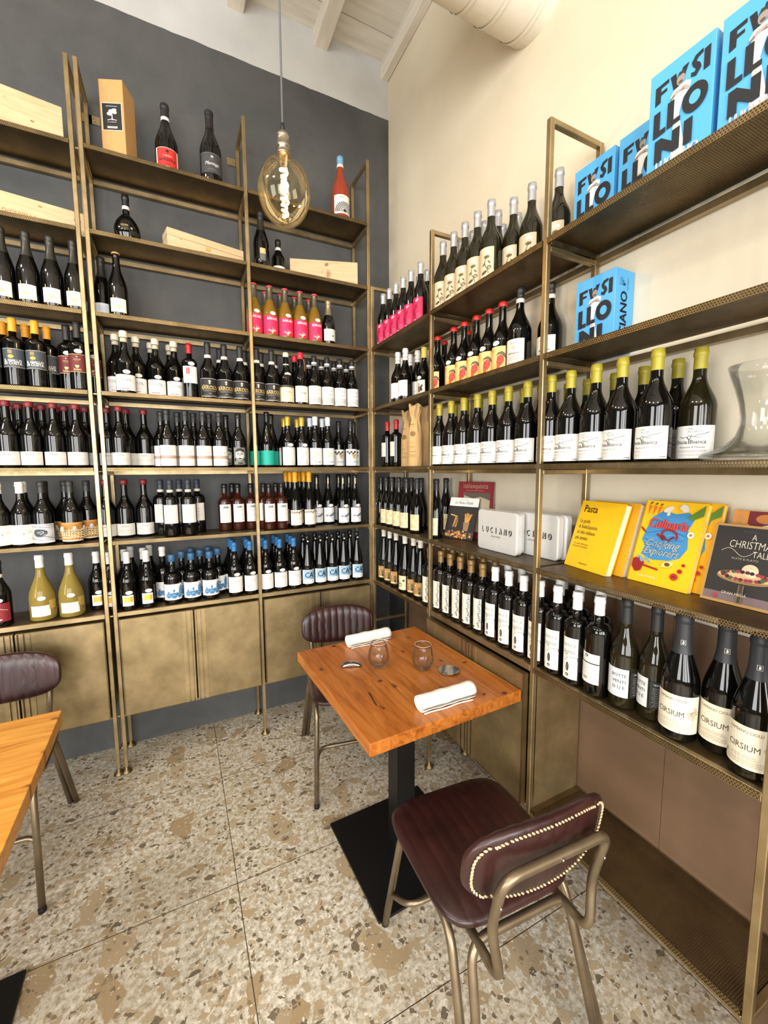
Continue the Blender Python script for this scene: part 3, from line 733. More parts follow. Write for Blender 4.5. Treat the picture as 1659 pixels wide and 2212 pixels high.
# ------------------------------------------------------------------ bottles
SH = {  # shoulder start, neck start, slope power, neck radius
 'burg': (.48, .76, 1.0, .0150), 'bord': (.63, .735, 2.4, .0148), 'flute': (.38, .84, .92, .0140), 'champ': (.44, .82, .95, .0155),
 'jug': (.50, .66, 2.2, .0155), 'pale': (.34, .78, 1.0, .0165), 'flask': (.42, .62, 2.0, .0150), 'spirit': (.60, .72, 2.0, .0150), 'mag': (.44, .79, 1.0, .0185)}
def radius_fn(shape, H, R):
    hs, hn, pw, rn = SH[shape]
    def f(z):
        t = z/H
        if shape == 'flask':
            if t < hn:
                u = t/hn; return max(rn, R*math.sin(PI*(.16+.80*u))**.75)
        if t <= hs: return R
        if t >= hn: return rn-(t-hn)/(1-hn)*.0012
        u = (t-hs)/(hn-hs)
        if pw > 1.5: g = (1-u**pw)**(1/1.6)*(1-.0*u)
        else: g = .5*(1+math.cos(PI*u**pw))*.86+.14*(1-u)
        return rn+(R-rn)*g
    return f
def bottle_profile(shape, H, R, lip=True):
    f = radius_fn(shape, H, R); pts = [(0, .004), (R*.62, .001), (R*.86, 0), (R*.97, .0028), (R if shape != 'flask' else f(.006), .007)]
    n_ = 26; z0 = .012
    hs, hn = SH[shape][:2]
    zs = [H*.2, H*hs] if shape != 'flask' else [H*hs*i/6 for i in range(1, 6)]
    zs += [H*(hs+(hn-hs)*i/14) for i in range(1, 15)] + [H-.024]
    for z in zs: pts.append((f(z), z))
    rn = f(H-.02)
    pts += [(rn, H-.021), (rn+.0018, H-.019), (rn+.0018, H-.010), (rn+.0004, H-.008), (rn+.0002, H-.001), (rn-.002, H), (0, H)]
    return pts
def cap_profile(shape, H, R, ln, style='foil', th=.0007):
    f = radius_fn(shape, H, R); z0 = H-ln; p = []
    if style == 'foil':
        k = 8
        for i in range(k+1):
            z = z0+(H-.024-z0)*i/k; p.append((f(z)+th, z))
        rn = f(H-.02)+th
        p += [(rn, H-.022), (rn+.0019, H-.0195), (rn+.0019, H-.010), (rn+.0008, H-.008), (rn+.0006, H+.0002), (rn-.001, H+.0012), (0, H+.0014)]
    elif style == 'wax':
        rn = f(H-.02)+th
        p = [(rn+.0018, z0), (rn+.0032, z0+.002), (rn+.0036, H-.006), (rn+.0026, H), (rn-.001, H+.0035), (0, H+.004)]
    elif style == 'cork':      # swollen champagne foil
        k = 6
        for i in range(k+1):
            z = z0+(H-.035-z0)*i/k; p.append((f(z)+th, z))
        rn = f(H-.03)
        p += [(rn+.0016, H-.033), (rn+.002, H-.028), (rn+.0008, H-.022), (rn+.003, H-.015), (rn+.0035, H-.006), (rn+.002, H), (0, H+.002)]
    elif style == 'crown':
        rn = f(H-.02)
        p = [(rn+.0005, H-.006), (rn+.0035, H-.005), (rn+.0022, H+.0004), (rn, H+.0018), (0, H+.002)]
    elif style == 'screw':
        rn = f(H-.02)+th
        k = 6
        for i in range(k+1):
            z = z0+(H-.024-z0)*i/k; p.append((f(z)+th, z))
        p += [(rn+.0012, H-.022), (rn+.002, H-.021), (rn+.0022, H-.018), (rn+.0014, H-.016), (rn+.002, H-.013), (rn+.002, H-.001), (rn, H+.001), (0, H+.0012)]
    return p
K_, W_, IV = (22, 21, 20), (232, 230, 224), (228, 220, 200)
GR = (120, 116, 110)
def oval(a):     # white price oval
    a.E(6, 0, 10.5, 6.8, (236, 234, 228)); a.G(6, 1, 11, 2, 2.6, (150, 146, 140), .5)
def lb_lines(a, z, w, n_, dz, c=(140, 136, 128)): a.G(0, z, w, n_, dz, c, .7, int(z)+n_)

def A_champ_cream(a):
    a.R(0, 48, 68, 62, (240, 234, 216)); a.R(-20, 84, 3, 16, (222, 186, 110)); a.R(-17, 14, 3, 10, (222, 186, 110)); a.R(20, 14, 2.4, 9, (222, 186, 110))
    a.G(0, 66, 40, 3, 4, (120, 112, 100), .8, 2)
    a.L([(-2+11*math.cos(t*.5)*(1-.05*t), 40+9*math.sin(t*.5)*(1-.05*t)) for t in range(16)], 3.4, (236, 178, 96)); a.E(4, 36, 4, 3.4, (240, 200, 140))
def A_champ_blue(a): a.R(0, 46, 68, 54, (226, 230, 234)); a.G(0, 58, 44, 5, 5, (110, 130, 150), .9, 3); a.P([(-16, 20), (0, 32), (18, 20)], (70, 84, 100))
def A_giallo(a):
    a.R(0, 118, 92, 82, (62, 70, 76)); a.R(0, 157, 92, 1.2, (200, 196, 180)); a.R(0, 80, 92, 1, (200, 196, 180))
    a.R(-8, 144, 15, 16, (150, 130, 90)); a.G(-8, 150, 13, 4, 4, (90, 80, 60), .8); a.E(-6, 124, 10.5, 7.5, (236, 160, 74))
    a.T(0, 102, 14.5, 'IL GIALLO', W_, .045, 0, .95); a.T(0, 90, 14.5, 'DI COSTA', W_, .045, 0, .95); a.G(0, 84, 60, 1, 2, (190, 186, 170), .6)
def A_dark_red(a):
    a.R(0, 120, 86, 80, (102, 34, 34)); a.R(0, 159, 86, 2, (206, 178, 110)); a.R(0, 81, 86, 2, (206, 178, 110)); a.P([(-4, 150), (4, 150), (0, 144)], (216, 190, 130))
    a.T(0, 134, 6.5, 'CANTINE', (226, 200, 150), .01); a.G(0, 130, 22, 1, 3, (214, 190, 140)); a.P([(-8, 110), (8, 110), (6, 101), (0, 97), (-6, 101)], (216, 192, 130)); a.T(0, 87, 11, 'ZABO', (226, 204, 150), .02)
def A_redwax(a):
    a.R(0, 42, 104, 60, (214, 211, 205)); a.R(0, 42, 100, .5, (150, 146, 140)); a.R(0, 30, 100, .4, (160, 156, 150))
    a.T(0, 58, 5.2, 'AMPELEIA', (90, 88, 84), .02, 0, 1.4); a.G(0, 54, 34, 1, 3, (130, 126, 122)); a.G(0, 36, 82, 1, 3, (120, 116, 112), .9, 4); a.G(0, 24, 40, 1, 3, (150, 146, 140), .6, 5); a.G(30, 64, 20, 1, 3, (160, 156, 150)); a.G(-34, 64, 18, 1, 3, (160, 156, 150))
def A_hill(a):
    a.R(0, 56, 100, 88, (232, 230, 218))
    for k in range(3): a.S(lambda t, k=k: (-44+88*t, 78-6*k+5*math.sin(t*5+k*.6)), 22, .8, (90, 88, 84))
    a.R(14, 58, 1.6, 9, (50, 48, 44)); a.R(14.8, 62, 3.6, 1.2, (50, 48, 44)); a.S(lambda t: (-10+34*t, 46+3*math.sin(t*20)*(1-t)), 30, .7, (80, 78, 74)); a.G(-12, 20, 50, 2, 4, (170, 160, 120)); a.S(lambda t: (-30+50*t, 94+3*math.sin(t*9)), 20, .8, (110, 108, 100))
def A_etching(a):
    a.R(0, 56, 100, 88, (196, 200, 204)); a.R(0, 17, 100, 6, (226, 226, 222)); rr = random.Random(5)
    for k in range(18):
        u = rr.uniform(.2, 1); ph = rr.uniform(0, 6)
        a.S(lambda t, u=u, ph=ph, k=k: (-8+30*u*math.cos(1.9*PI*t+ph)*.9, 60+16*u*math.sin(1.9*PI*t+ph)+3*math.sin(9*t+k)), 26, 1.1, (44, 48, 54))
    for k in range(7): a.S(lambda t, k=k: (-46+92*t, 26+4*k*.9+4*math.sin(t*8+k)), 24, .7, (70, 76, 84))
    for k in range(4): a.S(lambda t, k=k: (-40+84*t, 84+3.2*k+3*math.sin(t*6+k*1.3)), 20, .8, (80, 88, 98))
def A_gold_leaf(a):
    a.R(0, 56, 108, 88, (186, 126, 56)); a.R(0, 14, 108, 5, (236, 230, 214)); a.R(0, 96, 108, 8, (204, 146, 76)); rr = random.Random(3)
    for k in range(11):
        x, z = -46+k*9.2, 52+rr.uniform(-16, 16)
        a.L([(x, 22), (x+2, z+14)], .8, (226, 210, 160))
        for q in range(4):
            zz = 30+q*11+rr.uniform(-2, 2); a.E(x+4, zz, 4.6, 1.9, (232, 220, 180), 8, .7); a.E(x-3.5, zz+3, 4.4, 1.8, (222, 206, 150), 8, 2.4)
    for x in (-22, 12, 40): a.E(x, 68, 8, 8.6, (170, 160, 140)); a.P([(x-5, 78), (x, 72), (x+5, 78), (x+3, 84), (x-3, 84)], (214, 204, 180)); a.E(x-2, 70, 3, 3.4, (206, 198, 182), 10)
def A_red_mountain(a):
    a.R(0, 66, 96, 84, (132, 30, 40)); a.T(0, 98, 7, 'ALTO', (240, 224, 214), .02); a.L([(-38, 76), (-20, 84), (-10, 78), (4, 88), (18, 80), (38, 74)], 1.4, (236, 222, 214)); a.P([(-4, 72), (4, 76), (8, 66), (2, 58), (5, 46), (-5, 46), (-2, 58), (-7, 64)], (238, 226, 216))
    for k in range(7): a.E(-12+4*k, 36+3*math.sin(k), 4.2, 2, (238, 226, 216), 8, k)
def A_pale(a):
    a.R(0, 48, 76, 50, (236, 232, 218)); a.T(-8, 54, 17, 'C.', (190, 184, 168), .0); a.S(lambda t: (-34+68*t, 47+3*math.sin(t*12)), 30, .6, (176, 170, 150)); a.T(0, 32, 8, 'B O R R A', (120, 114, 100), .0, 0, 1.1); a.R(52, 74, 36, 42, (178, 150, 70))
def A_yellow_square(a): a.R(0, 50, 50, 54, (236, 234, 226)); a.R(-4, 55, 28, 28, (230, 190, 80)); a.R(16, 55, 11, 28, (206, 160, 52)); a.G(10, 34, 18, 2, 3, (120, 116, 110), .9)
def A_scribble(a):
    a.R(0, 50, 100, 74, (234, 232, 228)); rr = random.Random(8)
    for k in range(7): a.S(lambda t, k=k: (-44+10*k+7*t, 66+7*math.sin(t*7+k*2)-2*k*.3), 12, .9, (60, 56, 54) if k > 1 else (176, 50, 40))
    for k in range(6): a.L([(-20+9*k, 62), (-19+9*k, 46)], .6, (120, 116, 112))
    a.G(-6, 40, 50, 3, 4.5, (170, 150, 146), .9, 6); a.S(lambda t: (-24+36*t, 21+.8*math.sin(t*9)), 10, 2.4, (186, 42, 40))
def A_red_grid(a):
    a.R(0, 116, 76, 84, (236, 234, 230))
    for i in range(2):
        for j in range(5): a.R(-16+9*i, 147-6.4*j, 8, 5.2, (176, 40, 44))
    a.T(0, 112, 6, 'BARBERA', (90, 88, 84), .01, 0, 1.2); a.S(lambda t: (-16+26*t, 99+2*math.sin(t*14)), 20, .7, (110, 100, 100)); a.G(0, 84, 44, 2, 4, (150, 146, 142), .6)
def A_barolo(a):
    a.R(0, 56, 104, 92, (220, 216, 206)); a.R(0, 56, 101, 89, (30, 28, 26)); a.E(0, 88, 6, 5, (190, 186, 178), 10); a.P([(-5, 82), (5, 82), (4, 75), (0, 72), (-4, 75)], (180, 176, 168)); a.R(0, 64, 70, .7, (220, 214, 200)); a.S(lambda t: (-34+22*t, 66+2*math.sin(t*7)), 10, 1, (220, 214, 200))
    a.T(0, 47.5, 23, 'BAROLO', (206, 172, 96), .025, 0, .92); a.R(0, 44, 78, .5, (200, 190, 170)); a.G(0, 38, 66, 1, 3, (206, 200, 190), 1.2, 2); a.T(0, 24, 6, '2018', (206, 200, 190), .01); a.S(lambda t: (-46+92*t, 14+2*math.sin(t*PI)), 10, .7, (206, 200, 190))
def A_orange_grid(a):
    a.R(0, 60, 92, 104, (230, 226, 218))
    a.L([(-9, 104), (9, 104), (9, 86), (-9, 86), (-9, 104)], .7, (110, 106, 100)); a.T(0, 91, 10, 'Z', (120, 116, 108), 0, .3); a.T(0, 74, 6, 'GRIGNO SACROMONTE', (110, 106, 100), .01, 0, .72); a.G(0, 68, 34, 1, 3, (150, 146, 140))
    for j in range(4):
        a.up()
        for i in range(20): a.poly([(-44+4.5*i, 60-4*j), (-41.2+4.5*i, 60-4*j), (-41.2+4.5*i, 56.8-4*j), (-44+4.5*i, 56.8-4*j)], (206, 120, 70) if j % 2 else (110, 70, 52))
    a.G(0, 26, 30, 1, 3, (150, 146, 140))
def A_face(a):
    a.R(0, 60, 64, 92, (120, 118, 110)); a.E(0, 66, 22, 29, (206, 204, 196)); a.P([(-24, 84), (-14, 100), (6, 102), (22, 92), (24, 78), (8, 88), (-10, 86)], (24, 24, 24))
    for s_ in (-1, 1): a.E(9*s_, 72, 7, 4.6, (24, 24, 24)); a.E(9*s_, 72, 3, 2.4, (200, 198, 190)); a.L([(3*s_, 82), (17*s_, 84)], 2.6, (24, 24, 24))
    a.P([(-3, 64), (3, 64), (0, 56)], (30, 30, 30)); a.E(0, 46, 10, 4, (26, 26, 26)); a.L([(-16, 50), (-10, 40), (0, 36), (10, 40), (16, 50)], 1.6, (30, 30, 30)); a.E(0, 22, 14, 4, (26, 26, 26)); a.E(-24, 40, 4, 10, (30, 30, 30)); a.E(24, 40, 4, 10, (30, 30, 30))
def A_navy(a): a.R(0, 116, 74, 96, (226, 222, 214)); a.P([(-30, 160), (-8, 160), (-2, 120), (-12, 74), (-34, 72)], (222, 206, 186)); a.T(4, 132, 7.5, 'Rosso', (90, 80, 76), 0, .3); a.T(4, 116, 5, 'Montalcino', (90, 84, 80), .0); a.G(4, 106, 34, 3, 4, (150, 140, 134), .7)
def A_house(a):
    a.R(0, 98, 66, 102, (230, 229, 226)); a.P([(-15, 131), (-5, 139), (3, 136), (11, 141), (17, 131)], (100, 98, 94)); a.R(0, 128, 34, 3, (130, 128, 124)); a.T(0, 112, 6.6, 'Vino dei Colli', (70, 68, 66), .01, 0, .9); a.T(0, 100, 5, 'Ciliegiolo', (90, 88, 84), .01); a.G(0, 92, 44, 4, 5, (150, 148, 144), .8, 4); a.G(0, 62, 50, 2, 4, (150, 148, 144), .6, 5)
def A_blue_jug(a):
    a.R(0, 64, 104, 84, (232, 232, 228)); B = (66, 122, 168)
    for x, s_ in ((-22, 1), (4, 1.15), (32, 1)):
        a.E(x, 46, 13*s_, 13*s_, B); a.R(x, 60*s_, 8, 12, B); a.R(x, 66*s_, 13, 3, B); a.E(x+12*s_, 54, 5, 8, B); a.S(lambda t, x=x: (x-8+16*t, 44+6*math.sin(t*PI)), 8, 1.1, (232, 232, 228))
    a.P([(28, 60), (46, 60), (46, 86), (42, 90), (40, 98), (36, 98), (34, 90), (28, 84)], B); a.G(-30, 92, 22, 2, 3, (150, 148, 144)); a.S(lambda t: (-50+100*t, 33+1.4*math.sin(t*20)), 30, 1, B)
def A_tall_white(a): a.R(0, 63, 90, 88, (232, 228, 220)); a.G(0, 94, 46, 2, 4, (190, 186, 178), .8, 2); a.T(0, 78, 7.5, 'APPIANUM', (120, 116, 110), .0, 0, 1.1); a.G(0, 72, 56, 2, 4.4, (150, 146, 140), .8, 4); a.T(-6, 38, 8, 'Z', (130, 126, 118), 0, .2); a.G(8, 41, 18, 1, 3, (140, 136, 130))
def A_bakari(a):
    a.R(0, 62, 100, 96, (222, 38, 92)); a.T(2, 88, 19, 'BÀKARÌ', (244, 236, 232), .015, .1, .88)
    for k in range(7): t_ = (k-3)*.42; a.P([(0, 14), (6*math.sin(t_-.16)+0, 30), (30*math.sin(t_), 14+38*math.cos(t_*.8)), (6*math.sin(t_+.16), 26)], (236, 230, 216) if k % 2 else (214, 206, 190))
    a.E(0, 20, 4.5, 6, (236, 190, 96))
def A_gold_foil(a): a.R(0, 54, 80, 66, (226, 222, 208)); a.G(0, 74, 40, 3, 4, (170, 160, 140)); a.P([(8, 44), (14, 56), (20, 44)], (70, 66, 60)); a.R(14, 50, 4, 8, (40, 38, 36))
def A_donnas(a):
    a.R(0, 56, 106, 90, (226, 214, 184)); a.R(0, 96, 106, 9, (36, 32, 28)); a.R(0, 89, 106, 1.2, (200, 170, 100)); a.R(0, 84, 106, 1, (60, 54, 48)); a.T(2, 62, 9, 'DONNAS', (120, 100, 80), .0, .2, 1.1); a.S(lambda t: (-30+60*t, 50+4*math.sin(t*14)*(1-t)), 36, .9, (110, 92, 76)); a.G(0, 30, 60, 3, 4, (150, 140, 120), .7)
def A_strego(a): a.R(0, 60, 94, 90, (234, 228, 212)); a.T(2, 62, 17, 'Strego', (50, 46, 42), .0, .35, .9); a.G(4, 92, 22, 1, 3, (150, 144, 134)); a.G(0, 34, 62, 2, 4, (140, 130, 116), .9)
def A_vines(a):
    a.R(0, 60, 98, 104, (234, 232, 226)); a.P([(-2, 104), (2, 104), (0, 98)], (100, 100, 96)); a.T(0, 86, 6.4, 'LANGHE ROSSO', (110, 108, 104), .0, 0, .95); a.T(0, 64, 7.4, 'VIGNETI', (80, 78, 74), .0, 0, 1.2)
    for j in range(3):
        for i in range(9): x, z = -36+9*i, 42-11*j; a.L([(x, z-4), (x+1, z+2), (x-2, z+5)], 1.3, (90, 84, 70)); a.L([(x+1, z+2), (x+4, z+4)], 1.1, (120, 112, 94))
def A_teal(a):
    rr = random.Random(4); pts = []
    for k in range(22): pts.append((-52+rr.uniform(-3, 3), 12+80*k/21))
    for k in range(21, -1, -1): pts.append((52+rr.uniform(-6, 3), 12+80*k/21))
    a.P(pts, (22, 168, 148)); a.G(10, 84, 70, 14, 5.4, (18, 146, 130), 1.2, 9)
def A_corner_marks(a):
    a.R(0, 62, 86, 102, (226, 223, 214))
    for sx in (-1, 1):
        for sz in (-1, 1): a.L([(38*sx, 62+36*sz), (38*sx, 62+46*sz), (26*sx, 62+46*sz)], 1.6, (90, 84, 74))
    a.G(6, 88, 30, 2, 4, (150, 146, 138), .7); a.T(14, 38, 12, '?', (80, 76, 70), 0); a.G(12, 30, 26, 3, 4, (130, 126, 118), .8)
def A_beige_leaf(a): a.R(0, 62, 94, 98, (232, 231, 228)); a.G(0, 100, 40, 1, 3, (190, 186, 180)); [a.E(-4+10*math.sin(k*2.1), 72+12*math.cos(k*1.3), 8, 4, (226, 206, 160), 10, k) for k in range(7)]; a.T(0, 26, 11, 'ÒPE  NIA', (70, 68, 64), .01, 0, .9)
def A_grape(a):
    a.R(0, 58, 96, 100, (232, 232, 228))
    for k in range(5): x, z = -34+11*k, 92-9*(k % 2); a.P([(x-7, z), (x-3, z+7), (x+2, z+4), (x+7, z+7), (x+6, z-1), (x+1, z-8), (x-5, z-6)], (54, 42, 32))
    for r_ in range(5):
        for q in range(5-r_): a.E(2+6*(q-(4-r_)/2), 76-6*r_, 3.2, 3.2, (186, 156, 96), 10)
    a.G(0, 30, 40, 2, 4, (150, 148, 144), .9); a.T(0, 32, 7, 'NATURALE', (80, 78, 76), .01)
def A_yellow_flute(a):
    a.R(0, 62, 84, 88, (230, 224, 206)); rr = random.Random(2)
    for k in range(14): a.E(-40+6.2*k, 98-rr.uniform(0, 9), 8, 2.4, (150, 120, 76) if k % 2 else (90, 70, 46), 8, rr.uniform(0, 3))
    a.G(0, 58, 52, 2, 5, (150, 144, 130), .8); a.G(0, 30, 36, 1, 3, (150, 144, 130))
def A_whale(a):
    a.R(0, 60, 84, 90, (226, 226, 226)); a.P([(-16, 50), (2, 62), (22, 72), (34, 76), (34, 66), (24, 54), (8, 50), (-4, 48), (-10, 58), (-20, 60)], (116, 122, 134)); a.L([(6, 50), (10, 36), (14, 34)], 2, (100, 104, 116)); a.P([(-28, 58), (-20, 62), (-14, 54), (-22, 50)], (116, 122, 134)); a.T(-12, 84, 5, 'C', (90, 90, 90), .02); a.G(-8, 70, 34, 1, 3, (120, 120, 120))
def A_ca(a):
    a.R(0, 58, 92, 84, (234, 234, 230)); a.R(4, 70, 76, 54, (142, 180, 204)); a.P([(8, 46), (36, 46), (36, 92), (24, 84)], (110, 158, 190)); a.T(2, 54, 46, "CA'", (22, 24, 28), .02, 0, .8); a.E(-22, 82, 3, 3, (220, 220, 216)); a.G(-6, 30, 52, 2, 4, (140, 138, 134), .8)
def A_magnum_red(a): a.R(0, 78, 116, 86, (230, 224, 212)); a.P([(-50, 119), (46, 119), (46, 37), (-50, 37)], (206, 46, 38)); a.E(0, 104, 7, 7, (50, 30, 26)); a.T(0, 82, 7, 'CARUSSIN', (240, 220, 200), .01, 0, 1.2); a.T(0, 60, 19, 'BARBERA', (40, 18, 16), .02, 0, .95); a.T(0, 44, 9, "D'ASTI", (40, 18, 16), .01)
def A_magnum_dark(a): a.R(0, 84, 120, 92, (62, 62, 62)); a.R(0, 129, 116, .9, (150, 150, 150)); a.E(0, 112, 7, 6, (170, 170, 168), 8); a.G(0, 98, 36, 1, 3, (160, 160, 158)); a.T(0, 74, 22, 'Mantagn', (222, 222, 220), 0, .35, .9); a.G(0, 56, 50, 2, 4, (150, 150, 148))
def A_magnum_rose(a):
    a.R(0, 70, 112, 100, (234, 230, 220)); a.T(-8, 104, 9, 'TREIO', (60, 58, 60), .02, 0, 1.1); a.G(0, 116, 40, 1, 3, (150, 146, 140))
    for j in range(5):
        for i in range(9+j*2): t_ = PI*i/(8+j*2); a.E(4+(12+8*j)*math.cos(t_), 30+(12+8*j)*math.sin(t_), 2.2+.35*j, 2.2+.35*j, (44, 46, 60), 8)
    a.P([(-6, 24), (2, 40), (12, 30), (8, 22)], (30, 32, 44))
def A_flask(a): a.T(-8, 66, 9, 'CASONE', (206, 176, 110), .015); a.R(-8, 63, 34, .7, (206, 176, 110)); a.G(-6, 56, 40, 2, 5, (170, 150, 100), .9); a.E(26, 58, 5, 5, (170, 156, 120), 12)
def A_beige_square(a): a.R(0, 84, 30, 28, (206, 174, 124)); a.T(0, 79, 12, 'B', (236, 226, 200), .02); a.R(0, 52, 30, 34, (96, 96, 100)); a.G(0, 62, 24, 5, 5, (140, 140, 144), .8)
def A_half(a): a.R(0, 32, 74, 46, (232, 230, 222)); a.G(0, 42, 40, 3, 5, (120, 116, 110), .9)
def A_magenta(a):
    a.R(0, 66, 100, 112, (216, 30, 88)); a.T(20, 102, 20, 'elP', (244, 226, 232), .02, 0, .7); rr = random.Random(6)
    for k in range(7): a.E(6+rr.uniform(-10, 14), 84-9*k, 12, 3.6, (116, 20, 44) if k % 2 else (150, 24, 60), 9, .7+.2*k)
    for q in range(4): a.S(lambda t, q=q: (28+(4+3*q)*math.cos(6.3*t), 34+(4+3*q)*math.sin(6.3*t)), 14, .8, (238, 120, 156))
    a.S(lambda t: (4+36*t, 14+2*math.sin(9*t)), 12, 2.4, (244, 226, 232))
def A_white_blank(a): a.R(0, 66, 108, 84, (234, 233, 230)); a.G(20, 100, 14, 2, 3, (130, 130, 128)); a.T(14, 54, 6, 'METHIUS', (110, 110, 108), .01, 0, 1.2); a.G(14, 46, 14, 1, 3, (160, 160, 158)); a.R(20, 26, 16, 3, (60, 60, 60))
def A_horse(a): a.R(0, 58, 84, 80, (236, 230, 214)); a.P([(14, 62), (22, 72), (30, 76), (32, 68), (26, 60), (30, 44), (22, 40), (14, 46)], (50, 40, 36)); a.P([(2, 66), (10, 76), (14, 60), (18, 36), (2, 34)], (130, 90, 60)); a.E(8, 78, 4, 4, (80, 50, 40), 8)
def A_red_cap(a): a.R(0, 104, 56, 84, (230, 224, 204)); a.G(2, 130, 30, 4, 5, (170, 150, 130), .8); a.G(0, 88, 26, 2, 4, (150, 140, 120)); a.E(-8, 74, 2.4, 2.4, (90, 80, 70), 8)
def A_cream_flute(a): a.R(0, 58, 92, 84, (232, 212, 170)); a.P([(14, 90), (18, 96), (22, 90), (18, 84)], (150, 120, 60)); a.S(lambda t: (30+8*math.cos(6.3*t), 70+8*math.sin(6.3*t)), 20, .7, (90, 80, 66)); a.T(30, 67, 5.5, '2021', (90, 80, 66), .0); a.T(10, 80, 4.6, 'FORADORI', (120, 100, 70), .01); a.G(8, 48, 52, 5, 4.8, (110, 94, 72), .9, 3)
def A_tan_flute(a): a.R(0, 56, 88, 74, (176, 136, 76)); a.P([(2, 84), (8, 76), (14, 84), (10, 70), (6, 70)], (240, 232, 214)); a.G(8, 62, 26, 2, 4, (226, 206, 160), .9); a.E(32, 56, 9, 14, (110, 90, 62), 12); a.P([(24, 40), (34, 48), (42, 38), (36, 30), (26, 30)], (70, 56, 40)); a.R(18, 26, 26, 6, (232, 220, 190))
def A_drawn_flute(a): a.R(0, 56, 88, 80, (230, 212, 166)); a.S(lambda t: (2+18*math.cos(5*t+2), 46+12*math.sin(5*t+2)), 20, 3.2, (80, 76, 62)); a.E(6, 50, 8, 6, (120, 116, 90), 10, .5); a.P([(22, 72), (32, 76), (40, 72), (34, 68), (40, 62), (28, 64)], (60, 50, 40)); a.E(-6, 60, 6, 8, (140, 130, 100), 10)
def A_rose_label(a):
    a.R(0, 64, 100, 116, (196, 182, 152)); a.T(24, 100, 21, 'ellae', (244, 240, 228), .025, 0, .62); B = (70, 58, 44)
    for k in range(3): a.E(22, 86-.0*k, 11-3*k, 6-1.6*k, B if k % 2 == 0 else (130, 112, 86), 12)
    a.S(lambda t: (22-7*math.sin(t*5), 84-60*t), 20, 2, B); a.E(32, 46, 9, 8, (104, 90, 68), 12, .4); a.E(33, 45, 5, 5, (160, 144, 112), 10); a.E(12, 60, 8, 2.6, B, 8, .8); a.E(32, 66, 7, 2.2, B, 8, 2.3); a.E(14, 30, 12, 5, B, 10, .5); a.S(lambda t: (4+40*t, 17+1.6*math.sin(9*t)), 12, 2.6, (234, 226, 206))
    for q in range(3): a.S(lambda t, q=q: (42+(3+2.6*q)*math.cos(6.3*t), 34+(3+2.6*q)*math.sin(6.3*t)), 12, .7, (228, 218, 196))
def A_red_face(a):
    a.R(0, 62, 96, 104, (238, 200, 128)); a.P([(-20, 12), (36, 12), (42, 40), (24, 48), (4, 44), (-10, 30)], (242, 190, 92)); a.P([(8, 12), (14, 34), (12, 56), (16, 74), (30, 82), (40, 76), (42, 56), (34, 42), (26, 36), (24, 12)], (196, 70, 56)); a.P([(10, 76), (18, 90), (34, 94), (46, 84), (48, 66), (42, 72), (34, 82), (22, 82)], (92, 92, 66))
    a.E(24, 64, 3, 1.6, (90, 26, 24), 8); a.E(36, 66, 2.4, 1.4, (90, 26, 24), 8); a.P([(20, 50), (30, 52), (26, 47)], (120, 30, 28)); a.L([(16, 70), (22, 72)], 1.4, (90, 26, 24)); [a.E(-8+5*math.cos(k), 98+5*math.sin(k), 3.4, 2, (232, 150, 60), 8, k) for k in range(6)]
def A_seal_white(a): a.R(0, 70, 108, 100, (232, 226, 210)); a.T(14, 102, 8.5, 'SERIPINTI', (80, 76, 68), .0, 0, 1.1); a.P([(8, 96), (20, 96), (20, 84), (14, 78), (8, 84)], (190, 182, 160)); a.T(14, 64, 9, 'PROVADUO', (60, 56, 50), .03, 0, .9); a.G(14, 56, 50, 3, 6, (110, 106, 98), 1.2, 3); a.G(14, 34, 56, 2, 4, (120, 116, 108), 1)
def A_bianca(a):
    a.R(0, 49, 118, 84, (232, 230, 224)); B = (70, 66, 60)
    a.T(2, 80, 8.5, 'CARLO', B, -.01, 0, 1.0); a.T(8, 72.5, 9.5, 'NORO', B, -.01, 0, 1.0); a.P([(26, 78), (36, 86), (52, 88), (44, 80), (38, 76), (34, 70)], (204, 202, 196))
    a.L([(-24, 64), (-18, 60), (-8, 62), (-2, 66), (8, 63), (18, 68), (30, 70), (40, 74)], 1.3, B); a.L([(8, 63), (14, 60), (24, 62)], .9, B); a.L([(-8, 62), (-3, 55), (-3, 44)], 2, B); a.L([(2, 64), (-2, 55)], 1.5, B)
    a.T(-6, 45, 14, 'Oncia', B, .008, 0, .95, 'r'); a.T(0, 45, 14, 'Bianca', B, .008, 0, .95, 'l'); a.T(4, 34, 7, 'Passerina & Malvasia', (110, 106, 100), .01, 0, .95); a.G(2, 28, 66, 2, 3.6, (120, 116, 110), .8, 2); a.G(2, 18.5, 88, 2, 3.2, (140, 136, 130), .6, 3); a.R(46, 12, 14, 3, (150, 146, 140)); a.G(-34, 12, 20, 1, 3, (130, 126, 120))
def A_tall_script(a):
    a.R(8, 88, 44, 132, (232, 224, 204)); a.up(); rr = random.Random(11)
    pts = [(20+5*math.sin(k*1.7)+3*math.sin(k*.6), 150-3.6*k) for k in range(34)]; a.L(pts, 1.5, K_)
    for k in range(12): x, z = 20+rr.uniform(-6, 6), 148-10*k; a.L([(x-5, z), (x+2, z+5), (x+6, z-2), (x, z-6)], 1.2, K_)
    for k, ch in enumerate('ATERN'): a.T(-2, 140-11*k, 5.5, ch, (150, 140, 116), 0, 0, 1, 'c', PI/2)
    a.E(-3, 32, 4.4, 4.4, K_); a.E(-3, 32, 2.4, 2.4, (120, 110, 90), 8)
